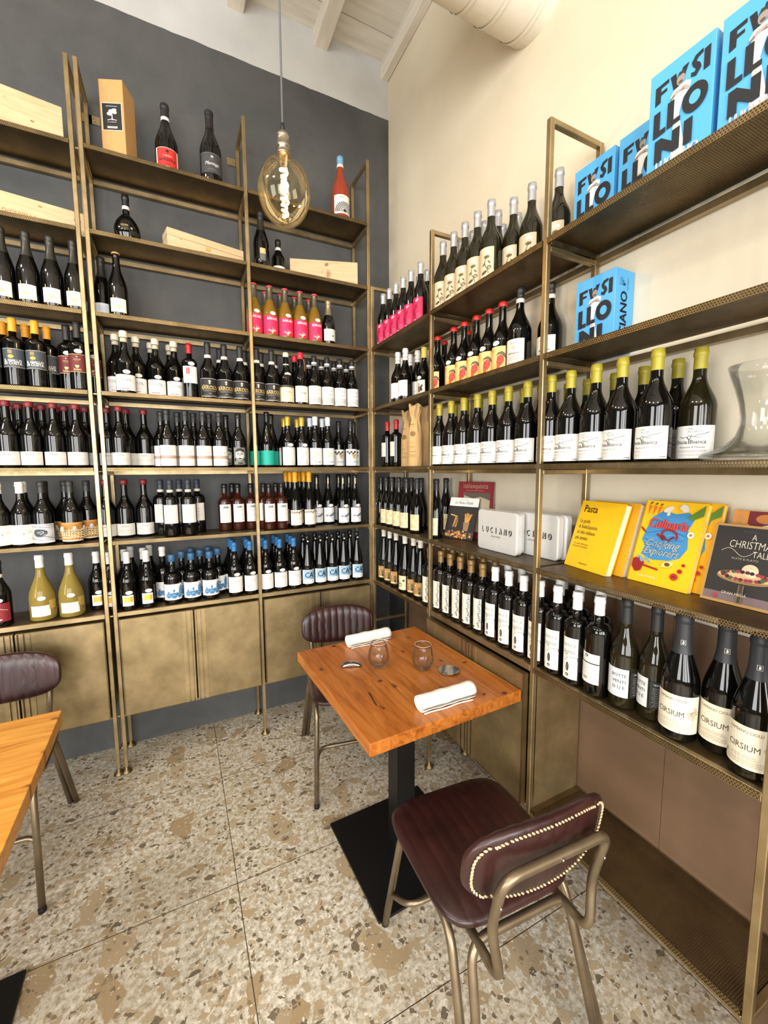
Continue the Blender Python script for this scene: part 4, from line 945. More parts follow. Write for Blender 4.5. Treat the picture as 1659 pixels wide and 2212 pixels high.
def A_script_white(a):
    a.R(8, 88, 50, 136, (234, 228, 212)); B = K_
    a.T(4, 126, 23, 'cerra', B, -.014, .35, .9); a.T(2, 104, 23, 'cagna', B, -.014, .35, .9)
    a.L([(-6, 101), (0, 96), (2, 88), (-4, 84), (-6, 78)], 1, B); a.L([(8, 94), (32, 94), (32, 84)], 1.2, B); a.E(2, 60, 5, 15, B, 16); a.G(2, 68, 5, 6, 3.4, (200, 196, 184), .9); a.E(2, 34, 5, 5, B); a.E(2, 34, 2.6, 2.6, (190, 184, 170), 8); a.G(2, 26, 14, 1, 2, (120, 116, 108))
def A_back_label(a):
    a.R(-8, 120, 78, 28, (232, 230, 224)); a.E(-8, 126, 6, 4.4, K_); a.E(-8, 126, 3.6, 2.4, (190, 188, 180), 8); a.G(-8, 118, 60, 2, 4, (150, 148, 142), .6); a.R(-8, 72, 78, 62, (232, 230, 224)); a.G(-8, 98, 62, 8, 4.4, (130, 128, 122), .8, 4); a.R(-10, 56, 16, 8, (170, 160, 100)); a.E(-28, 56, 4, 4, (140, 138, 132), 8); a.G(14, 59, 20, 3, 4, (130, 128, 122), .7)
def A_botte(a):
    a.R(-8, 78, 70, 84, (214, 214, 214))
    for k, (t_, s_) in enumerate((('BOTTE', 13), ('VENTI', 13), ('D U E', 13))): a.T(2, 96-18*k, s_, t_, (46, 44, 44), .01, 0, 1.0)
    a.R(58, 76, 52, 76, (30, 30, 30)); a.T(58, 104, 6, 'VINO BIANCO', (220, 220, 216), .01, 0, .9); a.G(58, 96, 42, 11, 5, (170, 170, 166), .9, 5)
def A_cirsium(a):
    a.R(0, 74, 116, 98, (226, 216, 192)); B = (70, 58, 46); a.T(-8, 107, 10, 'DAMIANO CIOLLI', (110, 98, 84), .01, 0, .82); a.G(-38, 102, 12, 1, 3, (140, 126, 110)); a.T(-10, 68, 20, 'CIRSIUM', B, .004, 0, .82)
    rr = random.Random(9)
    for k in range(13): t_ = rr.uniform(0, 6.3); a.S(lambda t, t_=t_, k=k: (40+(4+11*t)*math.cos(t_+t), 80+(4+13*t)*math.sin(t_+t)), 8, .9, (170, 156, 132))
    a.E(40, 80, 5, 6, (176, 162, 138), 12); a.L([(40, 74), (38, 44)], 1.2, (176, 162, 138)); a.G(-8, 56, 54, 2, 4.5, (150, 134, 112), .9, 3); a.G(-6, 45, 84, 3, 4.6, (150, 134, 112), .9, 4); a.R(-40, 51, 4, 7, (140, 124, 100))
SIL = ((196, 198, 202), .3, .6)
# style: shape, H, R, glass, cap(len, style, colour, rough, metal), label fn, extras, description, plural
ST = {
 'champ_cream': ('champ', .310, .0415, G_BLACK, (.105, 'cork', (64, 62, 58), .35, .5), A_champ_cream, (), 'sparkling bottle with cream label'),
 'champ_blue': ('champ', .294, .0415, G_BLACK, (.095, 'cork', (58, 58, 58), .35, .5), A_champ_blue, (), 'sparkling bottle with pale blue label'),
 'champ_tan': ('champ', .294, .0415, G_BLACK, (.1, 'crown', (206, 150, 90), .5, 0), A_champ_cream, (), 'tan-capped bottle with cream label'),
 'giallo': ('bord', .292, .0385, G_BLACK, (.056, 'foil', (228, 156, 40), .5, 0), A_giallo, (), 'orange-capped bottle with slate label'),
 'dark_red': ('bord', .308, .0385, G_BLACK, (.07, 'foil', (38, 36, 34), .5, 0), A_dark_red, ('oval',), 'black-capped bottle with maroon label'),
 'redwax': ('burg', .292, .0415, G_BLACK, (.022, 'wax', (118, 32, 38), .45, 0), A_redwax, (), 'red-waxed bottle with grey-white label'),
 'hill': ('burg', .291, .0415, G_BLACK, (.05, 'foil', (232, 228, 218), .4, 0), A_hill, (), 'white-capped bottle with hill-line label'),
 'etching': ('burg', .292, .0415, G_BLACK, (.052, 'foil', (40, 40, 40), .45, 0), A_etching, (), 'black-capped bottle with grey etching label'),
 'gold_leaf': ('burg', .292, .0415, G_BLACK, (.052, 'foil', (44, 44, 44), .45, 0), A_gold_leaf, (), 'black-capped bottle with golden leaf label'),
 'red_mountain': ('burg', .298, .0415, G_BLACK, (.07, 'foil', (30, 30, 30), .45, 0), A_red_mountain, ('band', 'oval'), 'bottle with crimson picture label'),
 'pale': ('pale', .305, .051, G_PALE, (.058, 'foil', (226, 226, 222), .45, 0), A_pale, ('oval',), 'wide pale golden bottle with white cap'),
 'yellow_square': ('burg', .292, .0400, G_BLACK, (.058, 'foil', (216, 214, 208), .45, 0), A_yellow_square, ('oval',), 'bottle with yellow square label'),
 'scribble': ('burg', .294, .0425, G_BLACK, (.028, 'wax', (226, 216, 192), .45, 0), A_scribble, ('oval', 'clearneck'), 'cream-capped bottle with scribbled label'),
 'red_grid': ('bord', .276, .0375, G_BLACK, (.05, 'foil', (156, 30, 36), .4, .1), A_red_grid, ('oval',), 'red-capped bottle with red grid label'),
 'barolo': ('burg', .288, .0400, G_BLACK, (.07, 'foil', (34, 33, 33), .5, 0), A_barolo, ('band',), 'black bottle labelled BAROLO'),
 'orange_grid': ('burg', .290, .0385, G_BLACK, (.052, 'screw', (42, 42, 44), .45, .1), A_orange_grid, (), 'bottle with orange check label'),
 'face': ('burg', .288, .0385, G_BLACK, (.03, 'foil', (26, 26, 26), .3, 0), A_face, (), 'bottle with painted face label'),
 'navy': ('bord', .291, .0380, G_BLACK, (.052, 'foil', (42, 48, 60), .5, 0), A_navy, ('gband',), 'navy-capped bottle with beige label'),
 'house': ('spirit', .263, .0355, G_REDLIQ, (.048, 'foil', (24, 22, 22), .3, 0), A_house, (), 'short bottle with white house label'),
 'blue_jug': ('jug', .254, .0430, G_BLACK, (.034, 'wax', (52, 92, 128), .45, 0), A_blue_jug, (), 'blue-capped bottle with blue jug label'),
 'blue_jug_white': ('jug', .290, .0430, G_BLACK, (.05, 'foil', (224, 222, 216), .45, 0), A_blue_jug, (), 'white-capped bottle with blue jug label'),
 'tall_white': ('burg', .297, .0395, G_BLACK, (.05, 'foil', (44, 108, 162), .45, 0), A_tall_white, ('oval',), 'blue-capped bottle with plain white label'),
 'bakari': ('champ', .274, .0415, G_AMBER, (.1, 'crown', (222, 62, 92), .5, 0), A_bakari, ('oval', 'foilneck'), 'golden bottle with bright pink label'),
 'gold_foil': ('champ', .254, .0385, G_BLACK, (.085, 'cork', (150, 136, 108), .35, .6), A_gold_foil, (), 'gold-foiled bottle with white label'),
 'donnas': ('burg', .286, .0410, G_BLACK, (.022, 'foil', (228, 222, 196), .5, 0), A_donnas, ('ring', 'shoulder'), 'cream-capped bottle with antique cream label'),
 'strego': ('burg', .294, .0395, G_BLACK, (.032, 'wax', (206, 36, 60), .4, 0), A_strego, ('string',), 'red-waxed bottle labelled Strego'),
 'vines': ('burg', .284, .0385, G_BLACK, (.034, 'foil', (32, 32, 32), .5, 0), A_vines, ('band2',), 'bottle with vine-row label'),
 'teal': ('flute', .306, .0385, G_BLACK, (.05, 'foil', (18, 18, 18), .35, 0), A_teal, (), 'slim bottle with torn teal label'),
 'corner_marks': ('burg', .286, .0385, G_BLACK, (.05, 'foil', (206, 166, 60), .35, .4), A_corner_marks, ('oval',), 'gold-capped bottle with bracketed white label'),
 'beige_leaf': ('burg', .294, .0385, G_BLACK, (.05, 'foil', (214, 220, 228), .45, 0), A_beige_leaf, (), 'white-capped bottle with pale leaf label'),
 'grape': ('burg', .285, .0385, G_BLACK, (.05, 'foil', (28, 28, 28), .45, 0), A_grape, (), 'black-capped bottle with grape bunch label'),
 'yellow_flute': ('flute', .326, .0365, G_BLACK, (.058, 'foil', (222, 156, 26), .5, 0), A_yellow_flute, (), 'slim yellow-capped bottle'),
 'whale': ('flute', .309, .0365, G_BLACK, (.02, 'foil', (20, 20, 20), .3, 0), A_whale, ('oval', 'tag'), 'slim bottle with grey whale label'),
 'ca': ('flute', .304, .0365, G_BLACK, (.02, 'foil', (22, 22, 22), .3, 0), A_ca, ('knot',), "slim bottle labelled CA"),
 'magnum_red': ('mag', .345, .0520, G_BLACK, (.07, 'foil', (30, 30, 32), .45, 0), A_magnum_red, ('band',), 'large bottle with red label'),
 'magnum_dark': ('mag', .350, .0520, G_BLACK, (.085, 'cork', (40, 38, 36), .4, .3), A_magnum_dark, (), 'large bottle with dark script label'),
 'magnum_rose': ('mag', .345, .0500, G_ROSE, (.05, 'foil', (110, 158, 190), .45, 0), A_magnum_rose, ('band',), 'large rose wine bottle with blue cap'),
 'flask': ('flask', .225, .0560, G_BLACK, (.06, 'foil', (20, 20, 20), .4, 0), A_flask, ('band',), 'round-bellied black bottle with gold lettering'),
 'beige_square': ('champ', .296, .0420, G_BLACK, (.10, 'cork', (54, 52, 50), .35, .4), A_beige_square, (), 'sparkling bottle with small beige label'),
 'half': ('burg', .205, .0370, G_BLACK, (.05, 'foil', (22, 22, 22), .45, 0), A_half, ('band',), 'small half bottle with low white label'),
 'magenta': ('burg', .299, .0385, G_BLACK, (.058, 'foil', (196, 198, 200), .3, .5), A_magenta, (), 'silver-capped bottle with magenta label'),
 'white_blank': ('burg', .280, .0400, G_BLACK, (.062, 'foil', (222, 220, 216), .45, 0), A_white_blank, ('capline',), 'white-capped bottle with blank white label'),
 'horse': ('burg', .272, .0385, G_BLACK, (.055, 'foil', (196, 182, 84), .45, 0), A_horse, ('oval',), 'yellow-capped bottle with horse label'),
 'red_cap': ('bord', .275, .0370, G_BLACK, (.056, 'foil', (166, 34, 40), .4, .1), A_red_cap, (), 'slim bordeaux bottle with red cap'),
 'cream_flute': ('flute', .290, .0370, G_BLACK, (.055, 'foil', (34, 34, 36), .45, 0), A_cream_flute, (), 'slim bottle with cream label'),
 'foil_dark': ('flute', .290, .0370, G_BLACK, (.04, 'cork', (30, 30, 30), .25, .4), None, ('flecks',), 'black bottle with pale flecks'),
 'tan_flute': ('flute', .322, .0365, G_BLACK, (.045, 'foil', (214, 208, 190), .5, 0), A_tan_flute, (), 'slim bottle with tan label'),
 'drawn_flute': ('flute', .322, .0365, G_BLACK, (.045, 'foil', (214, 208, 190), .5, 0), A_drawn_flute, (), 'slim bottle with drawn cream label'),
 'rose_label': ('burg', .308, .0410, G_GREEN, (.062, 'foil', (176, 178, 182), .35, .5), A_rose_label, (), 'silver-capped bottle with rose-print label'),
 'red_face': ('burg', .290, .0395, G_BLACK, (.018, 'wax', (182, 38, 34), .45, 0), A_red_face, ('oval',), 'bottle with red face label'),
 'seal_white': ('burg', .318, .0455, G_BLACK, (.05, 'cork', (30, 30, 28), .4, 0), A_seal_white, ('band',), 'big-shouldered bottle with white seal label'),
 'bianca': ('burg', .291, .0415, G_BLACK, (.054, 'foil', (158, 146, 42), .45, .1), A_bianca, (), 'olive-capped bottle with branch label'),
 'bianca_front': ('burg', .291, .0415, G_GREEN, (.054, 'foil', (158, 146, 42), .45, .1), A_bianca, (), 'olive-capped bottle with branch label'),
 'tall_script': ('bord', .298, .0385, G_BLACK, (.054, 'foil', (134, 106, 62), .4, .3), A_tall_script, (), 'bronze-capped bottle with tall narrow label'),
 'script_white': ('bord', .300, .0385, G_BLACK, (.056, 'foil', (226, 224, 220), .45, 0), A_script_white, ('capmark',), 'white-capped bottle with black script label'),
 'back_label': ('bord', .306, .0385, G_BLACK, (.056, 'foil', (226, 224, 220), .45, 0), A_back_label, ('capmark',), 'white-capped bottle showing its back label'),
 'botte': ('burg', .318, .0385, G_GREEN, (.07, 'foil', (30, 30, 32), .5, 0), A_botte, (), 'bottle labelled BOTTE VENTI DUE'),
 'vino': ('burg', .318, .0385, G_GREEN, (.07, 'foil', (34, 34, 36), .5, 0), A_botte, (), 'bottle showing black VINO BIANCO side label'),
 'cirsium': ('mag', .325, .0425, G_BLACK, (.10, 'foil', (40, 42, 46), .5, 0), A_cirsium, ('emblem',), 'large bottle with cream thistle label'),
}
PROTO = {}
def make_bottle(style):
    shape, H, R, gm, cap, lab, ex, desc = ST[style]
    f = radius_fn(shape, H, R); root = bpy.data.objects.new('wine_bottle', None); C.objects.link(root); root.empty_display_size = .05
    bm = bmesh.new(); lathe(bm, bottle_profile(shape, H, R), 32)
    if shape == 'flask': bmesh.ops.scale(bm, vec=(1, .8, 1), verts=[v for v in bm.verts])
    link('glass_body', bm, gm, root, True)
    ln, cs, cc, cr, cm = cap
    bm = bmesh.new(); lathe(bm, cap_profile(shape, H, R, ln, cs), 24)
    link('capsule', bm, M(*cc, cr, cm), root, True)
    bend = (f, H*SH[shape][0], R)
    if lab:
        a = Art(); lab(a); ltop = max(v.co.z for v in a.bm.verts)
        if shape == 'flask': a.finish('label', root, (lambda z: .8*f(z)+.0085 if z < H*.6 else f(z), 0, R*1.1))
        else: a.finish('label', root, bend)
    if 'oval' in ex:
        a = Art(); z0 = ltop*1000+13; a.E(7, z0, 16, 9.5, (232, 230, 224)); a.G(7, z0+1.5, 19, 2, 4, (150, 146, 140), .7); a.finish('price_sticker', root, bend, off=.0009)
    def band(z0, h, c, nm='neck_band', th=.0012, extra=0):
        bm = bmesh.new(); lathe(bm, [(f(z0)+.0006, z0), (f(z0)+th, z0), (f(z0+h/2)+th+extra, z0+h/2), (f(z0+h)+th, z0+h), (f(z0+h)+.0006, z0+h)], 24); link(nm, bm, M(*c, .5), root, True)
    zc = H-ln
    if 'band' in ex: band(zc-.008, .016, (222, 218, 208))
    if 'gband' in ex: band(zc-.012, .014, (206, 200, 176)); 
    if 'band2' in ex: band(zc-.012, .012, (222, 222, 218)); band(zc-.019, .003, (214, 214, 210), 'neck_ring')
    if 'ring' in ex: band(H*.76, .006, (226, 222, 204))
    if 'capline' in ex: band(zc+.014, .0015, (40, 40, 40), 'cap_line', .001); a = Art(); a.T(4, zc*1000+34, 7, 'MET', (50, 50, 50), .02); a.finish('cap_print', root, (lambda z: f(z)+.0006, H*.7, .0155), off=.0006)
    if 'clearneck' in ex: band(zc-.022, .02, (196, 186, 160), 'neck_foil', .0008)
    if 'foilneck' in ex:
        bm = bmesh.new(); lathe(bm, [(f(H-.075+.055*i/6)+.0007, H-.075+.055*i/6) for i in range(7)]+[(f(H-.02)+.0022, H-.018), (f(H-.02)+.0022, H-.009)], 24); link('neck_foil', bm, M(96, 88, 74, .35, .5), root, True)
    if 'shoulder' in ex:
        a = Art(); a.P([(-20, 168), (-6, 174), (16, 174), (26, 166), (24, 160), (-18, 161)], (222, 216, 198)); a.G(2, 168, 24, 1, 3, (130, 120, 104)); a.finish('shoulder_label', root, bend, off=.0008)
    if 'string' in ex:
        bm = bmesh.new(); r_ = f(H-.034)+.0025; tube(bm, [(r_*math.cos(t*.4), r_*math.sin(t*.4), H-.034) for t in range(17)], .0012, 6); tube(bm, [(.012, -.015, H-.034), (.020, -.019, H-.06), (.018, -.024, H-.1)], .0012, 6); link('string', bm, M(176, 110, 66, .7), root)
    if 'tag' in ex:
        a = Art(); a.R(-4, H*1000-34, 7, 44, (206, 190, 150)); a.finish('neck_tag', root, (lambda z: f(z)+.0014, H*.6, .0150), off=.0008)
    if 'knot' in ex:
        a = Art(); z0 = H*1000-34; [a.E(3*math.cos(k*1.3), z0+3*math.sin(k*1.3), 3.6, 1.6, (216, 214, 208), 8, k) for k in range(5)]; a.finish('white_knot', root, (lambda z: f(z)+.0014, H*.6, .0150), off=.001)
    if 'flecks' in ex:
        a = Art(); rr = random.Random(1); [a.E(rr.uniform(-14, 14), rr.uniform(90, 250), rr.uniform(1, 3.2), rr.uniform(3, 10), (176, 176, 172), 8, rr.uniform(-.5, .5)) for k in range(16)]; a.finish('neck_label', root, bend, off=.0008)
    if 'capmark' in ex:
        a = Art(); a.L([(8+3.6*math.cos(t*.5), H*1000-36+3.6*math.sin(t*.5)) for t in range(14)], .6, (90, 88, 84)); a.G(6, H*1000-46, 14, 1, 2, (110, 108, 104), .8); a.finish('cap_print', root, (lambda z: f(z)+.0006, H*.6, .0155), off=.0006)
    if 'emblem' in ex:
        a = Art(); z0 = H*1000-70; a.R(4, z0, 10, 12, (206, 206, 200)); a.R(4, z0, 8.6, 10.6, (34, 34, 36)); a.P([(2, z0-3), (3, z0+4), (5, z0+4), (6.6, z0), (5, z0-4)], (206, 206, 200)); a.finish('cap_emblem', root, (lambda z: f(z)+.0008, H*.5, .019), off=.0006)
    return root
def copy_tree(o, parent=None):
    c = o.copy(); C.objects.link(c)
    if parent: c.parent = parent
    for ch in o.children: copy_tree(ch, c)
    return c
ORD = ['first', 'second', 'third', 'fourth', 'fifth', 'sixth', 'seventh', 'eighth', 'ninth', 'tenth']
LNAME = {'L': ['top shelf', 'second shelf', 'third shelf', 'fourth shelf', 'fifth shelf', 'sixth shelf', 'lowest shelf'],
         'R': ['', '', 'top shelf', 'second shelf', 'third shelf', 'fourth shelf', 'lowest shelf']}
def bay(side, s):
    if side == 'L': return 'left bay' if s < -1.67 else 'middle bay' if s < XB1 else 'corner bay'
    return 'corner bay' if s > YQ1 else 'middle bay' if s > YQ2 else 'near bay'
spots = []
for style, side, lev, row, cs in ROWS:
    for s in cs: spots.append([style, side, lev, row, s])
groups = {}
for sp_ in spots:
    style, side, lev, row, s = sp_
    rn = 'front row' if row >= .15 else 'second row' if row >= .1 else 'back row'
    sk = 'bianca' if style == 'bianca_front' else style
    groups.setdefault((sk, side, lev, bay(side, s), rn), []).append(sp_)
multi = {}
for (sk, side, lev, by, rn), v in groups.items(): multi.setdefault((sk, side, lev, by), []).append(rn)
for (sk, side, lev, by, rn), v in groups.items():
    v.sort(key=lambda q: q[4] if side == 'L' else -q[4])
    for i, (style, side_, lev_, row, s) in enumerate(v):
        if style in PROTO: r_ = copy_tree(PROTO[style])
        else: r_ = make_bottle(style); PROTO[style] = r_
        z = LV[lev]+.0006
        jit = random.uniform(-.05, .05)
        if side == 'L': r_.location = (s, -row, z); r_.rotation_euler = (0, 0, jit)
        else: r_.location = (-row, s, z); r_.rotation_euler = (0, 0, -PI/2+jit+(-.55 if style == 'vino' else .25 if style in ('bianca_front', 'cirsium', 'botte') else 0))
        desc = ST[style][7]; nrow = len(multi[(sk, side, lev, by)]) > 1
        wall = 'dark wall' if side == 'L' else 'cream wall'
        place = ('%s, ' % rn if nrow else '') + '%s, %s %s' % (LNAME[side][lev], wall, by)
        if len(v) > 1:
            o_ = 'leftmost' if i == 0 else 'rightmost' if i == len(v)-1 else ORD[i]+' from left'
            lab_ = '%s %s, %s' % (o_, desc, place)
        else: lab_ = '%s, %s' % (desc, place)
        ws = lab_.split()
        if len(ws) > 16: lab_ = lab_.replace(' wall', '').replace('bottle with ', 'bottle, ').replace(' from left', '')
        r_['label'] = lab_; r_['category'] = 'bottle'
        r_['group'] = '%s rows on the %s of the %s rack' % (ST[style][7].replace('bottle', 'bottles', 1), LNAME[side][lev], wall)
# ------------------------------------------------------------------ things standing on the racks
def crate(label, loc, deg, w, d, h, art, lid=True, mat=CRATE):
    t = thing('wooden_wine_box', label, 'box', loc, math.radians(deg), 'pine wine boxes on the dark wall rack')
    bm = bevbox(0, w, 0, d, 0, h, .0012, 1); link('box_body', bm, mat, t)
    if lid:
        bm = bevbox(-.001, w+.001, -.001, d+.001, h*.62, h*.635, .0003, 1); link('lid_seam', bm, M(140, 104, 64, .8), t)
    if art:
        a = Art(); art(a); a.finish('branding', t, None, Matrix.Translation((0, -.0008, 0)))
    return t
BR = (150, 96, 52)
def ca0(a): a.E(235, 38, 6, 4, (168, 118, 66)); a.E(232, 39, 3, 2, (120, 76, 40)); a.E(150, 96, 3, 2, (190, 150, 98))
c8 = math.radians(8.8); crate('large pale pine wine box, top shelf at left picture edge', (-1.7187-.34*math.cos(c8), -.228-.34*math.sin(c8), LV[0]+.0006), 8.8, .34, .13, .14, ca0, False)
def ca1(a): a.T(128, 18, 22, 'QcOLIVELLA', (176, 116, 74), 0, 0, .95); a.E(200, 78, 7, 4, (176, 130, 80)); a.R(332, 62, 26, 4, (90, 66, 40)); a.R(332, 30, 14, 44, (240, 214, 170))
c10 = math.radians(10); crate('long pine wine box branded OLIVELLA, second shelf, left bay', (-1.672-.36*math.cos(c10), -.170-.36*math.sin(c10), LV[1]+.0006), 10, .36, .095, .10, ca1, False)
def ca2(a): a.T(190, 14, 17, 'CESANESE', BR, 0, .1, 1.05); a.P([(172, 44), (180, 56), (184, 48), (190, 56), (196, 48), (200, 56), (206, 44)], (200, 160, 90)); a.R(189, 38, 26, 8, (190, 150, 86)); a.E(60, 52, 5, 2.6, (176, 128, 76))
crate('long pine wine box branded CESANESE, second shelf, middle bay', (-1.332, -.245, LV[1]+.0006), 12.5, .375, .10, .092, ca2)
def ca3(a):
    for j in range(4):
        for k in range(9): t_ = PI*.95-PI*k/9*.9; a.E(206+(8+6*j)*math.cos(t_-PI*.55), 52+(8+6*j)*math.sin(t_-PI*.55), 1.6, 2.4, BR, 6, t_)
    a.E(208, 104, 12, 7, (150, 106, 70), 10, .5); a.T(186, 60, 7, 'PONTE', BR, 0, 0, 1, 'c', PI/2); a.L([(196, 14), (200, 48)], 1.4, BR)
crate('plain pine wine box with stamped peacock, second shelf, corner bay', (-.705, -.125, LV[1]+.0006), -18, .39, .095, .128, ca3, False)
# kraft gift box
t = thing('cardboard_bottle_box', 'tall brown cardboard bottle box with black tree label on top shelf', 'box', (-1.580, -.189, LV[0]+.0006), math.radians(-22.4))
link('box_body', bevbox(0, .105, 0, .105, 0, .336, .0015, 1), CARD, t)
a = Art(); a.R(52, 178, 88, 116, (226, 224, 218)); a.R(52, 178, 84, 112, (26, 26, 26)); a.G(52, 222, 66, 1, 3, (190, 188, 182), 2.4); a.R(52, 176, 4, 26, W_); [a.E(52+13*math.cos(k), 196+9*math.sin(k*1.3), 9, 7, W_, 10) for k in range(7)]; a.L([(32, 162), (52, 167), (72, 162)], 2.6, W_); a.T(52, 152, 7, 'LA QUERCIA', (190, 188, 182), 0, 0, 1); a.R(52, 132, 44, 9, (190, 188, 182)); a.G(52, 133, 40, 1, 3, (60, 60, 60), 2)
a.finish('box_label', t, None, Matrix.Translation((0, -.0008, 0)))

# blue pasta boxes
BLU = (84, 170, 226); BLUM = M(*BLU, .42, 0, .4); INK = (24, 28, 34)
def front_art(a):
    W, H = 142, 250
    def pl(x, z, s, pts): a.P([(x+px*s, z+pz*s) for px, pz in pts], INK)
    F_ = [(0, 0), (.5, 0), (.5, .42), (.85, .42), (.85, .64), (.5, .64), (.5, .78), (1.1, .78), (1.1, 1), (0, 1)]
    pl(14, 172, 44, [(0, 0), (.3, .06), (.3, .42), (.62, .46), (.62, .62), (.3, .6), (.3, .78), (.7, .82), (.7, 1.02), (0, .96)])
    pl(48, 172, 44, [(0, .98), (.28, 1.0), (.4, .4), (.62, 1.06), (.92, 1.1), (.52, .02), (.24, 0)])
    pl(94, 176, 46, [(0, .14), (.24, .04), (.46, .3), (.4, .54), (.22, .72), (.3, .84), (.52, .92), (.5, 1.1), (.16, 1.02), (0, .78), (.06, .58), (.22, .36), (.14, .28), (0, .34)])
    pl(120, 178, 46, [(0, 0), (.28, .02), (.28, 1.0), (0, .96)])
    # small figure with crossed arms and a long white apron between the letters
    a.P([(50, 168), (58, 180), (84, 184), (96, 176), (92, 160), (80, 150), (72, 120), (92, 20), (58, 20), (60, 120), (58, 150)], (232, 230, 224)); a.E(72, 195, 9, 13, (150, 140, 134)); a.P([(63, 200), (68, 212), (80, 211), (82, 200), (76, 205), (68, 204)], (52, 48, 46)); a.E(72, 189, 5, 3.4, (86, 78, 74)); a.L([(52, 162), (66, 172), (88, 168)], 6, (120, 108, 100)); a.L([(92, 162), (80, 174), (60, 168)], 6, (170, 160, 152)); a.P([(62, 118), (70, 118), (66, 40), (60, 40)], (190, 186, 180))
    pl(14, 96, 58, [(0, 0), (.5, .04), (.5, .24), (.26, .22), (.26, 1), (0, .98)]); pl(46, 100, 58, [(0, 0), (.52, .04), (.52, .24), (.26, .22), (.26, 1.02), (0, 1)])
    a.E(106, 132, 27, 30, INK, 28); a.E(106, 132, 12, 14, BLU, 20)
    pl(20, 34, 54, [(0, 0), (.32, .02), (.32, .5), (.8, .1), (1.06, .12), (1.06, 1.04), (.74, 1.02), (.74, .6), (.28, 1.0), (0, .98)]); pl(86, 38, 54, [(0, 0), (.34, .02), (.34, 1.02), (0, 1)])
    a.T(72, 17, 25, 'LUCIANO', (236, 236, 232), .05, .0, .86)
def side_art(a):
    a.T(58, 92, 46, 'LUCIANO', INK, .035, 0, .92, 'c', PI/2); a.T(48, 208, 18, '8°', INK, .03, 0, 1, 'c', PI/2); a.L([(60, 188), (60, 226)], 1.2, INK); a.G(28, 222, 18, 5, 5, (50, 80, 110), 1.4)
def pasta_box(label, x, y, lv, deg=0):
    t = thing('pasta_box', label, 'pasta box', (x, y, LV[lv]+.0006), -PI/2+math.radians(deg), 'bright blue pasta boxes')
    link('carton', bevbox(0, .142, 0, .092, 0, .25, .0012, 1), BLUM, t)
    a = Art(); front_art(a); a.finish('front_print', t, None, Matrix.Translation((0, -.0007, 0)))
    a = Art(); side_art(a); a.finish('side_print', t, None, Matrix.Translation((.1427, 0, 0)) @ Matrix.Rotation(PI/2, 4, 'Z'))
    bm = bmesh.new(); box(bm, .03, .112, .02, .072, .2502, .2508); link('top_flap', bm, M(50, 134, 196, .5), t)
    return t
pasta_box('leftmost blue pasta box on top shelf of cream wall, behind the post', -.109, -1.573, 2, 1)
pasta_box('second blue pasta box from left on top shelf, half hidden', -.109, -1.730, 2, 1)
pasta_box('large front blue pasta box on top shelf, whole front showing', -.226, -1.893, 2, 2)
pasta_box('blue pasta box on top shelf cut by right picture edge', -.2225, -2.048, 2, 2)
pasta_box('single blue pasta box on second shelf with its side showing', -.099, -1.588, 3, 1)

# paper wrapped bottles use the same rack spots
def paper_bottle(label, x, y, rz):
    t = thing('paper_wrapped_bottle', label, 'bottle', (x, y, LV[4]+.0006), rz, 'bottles wrapped in brown paper')
    bm = bmesh.new(); N = 30; rings = []; rr = random.Random(int(abs(y)*1000))
    ph = [rr.uniform(0, 6) for _ in range(6)]
    for k in range(26):
        z = .318*k/25; u = z/.318
        r = .0395 if u < .5 else .0395-(.0395-.021)*min(1, (u-.5)/.25)**1.1 if u < .8 else .021+.012*((u-.8)/.2)
        amp = .0006+.0045*max(0, (u-.42))
        rg = []
        for i in range(N):
            a_ = 2*PI*i/N; q = amp*(math.sin(5*a_+ph[0]+u*7)+.7*math.sin(9*a_+ph[1]-u*11)+.5*math.sin(14*a_+ph[2]+u*23))
            zz = z+(.008*math.sin(4*a_+ph[3]) if k == 25 else 0)
            rg.append(bm.verts.new(((r+q)*math.cos(a_), (r+q)*math.sin(a_), zz)))
        rings.append(rg)
    for a_, b_ in zip(rings, rings[1:]):
        for i in range(N): bm.faces.new((a_[i], a_[(i+1) % N], b_[(i+1) % N], b_[i]))
    bm.faces.new(rings[0][::-1])
    bm.faces.new([bm.verts.new((v.co.x*.8, v.co.y*.8, v.co.z-.012)) for v in rings[-1]])
    link('paper_wrap', bm, KRAFT, t, False)
    a = Art(); B = (70, 54, 36); a.T(6, 214, 7, 'RIESLING', B, .02)
    for k in range(12): t_ = k*.5236; a.L([(12+9*math.cos(t_), 168+9*math.sin(t_)), (12+15*math.cos(t_), 168+15*math.sin(t_))], 1.8, B)
    a.S(lambda t: (12+9*math.cos(6.3*t), 168+9*math.sin(6.3*t)), 18, 2, B); a.R(12, 168, 4, 12, B); a.G(10, 124, 26, 1, 3, B, 1); a.G(10, 102, 22, 2, 4, B, 1); a.G(12, 76, 40, 1, 3, B, 1.6); a.G(12, 60, 34, 4, 4, (120, 96, 66), .8)
    a.finish('label', t, (lambda z: .0408 if z < .16 else .0408-.0*(z), 1, .040), off=.0008)
    return t
paper_bottle('brown-paper-wrapped bottle, leftmost of 4, third shelf, cream wall', -0.125, -0.4759, -PI/2+0.20)
paper_bottle('brown-paper-wrapped bottle, second from left of 4, third shelf, cream wall', -0.047, -0.628, -PI/2+0.10)
paper_bottle('brown-paper-wrapped bottle, third from left of 4, third shelf, cream wall', -0.125, -0.66, -PI/2-0.30)
paper_bottle('brown-paper-wrapped bottle, rightmost of 4, third shelf, cream wall', -0.205, -0.696, -PI/2+0.40)
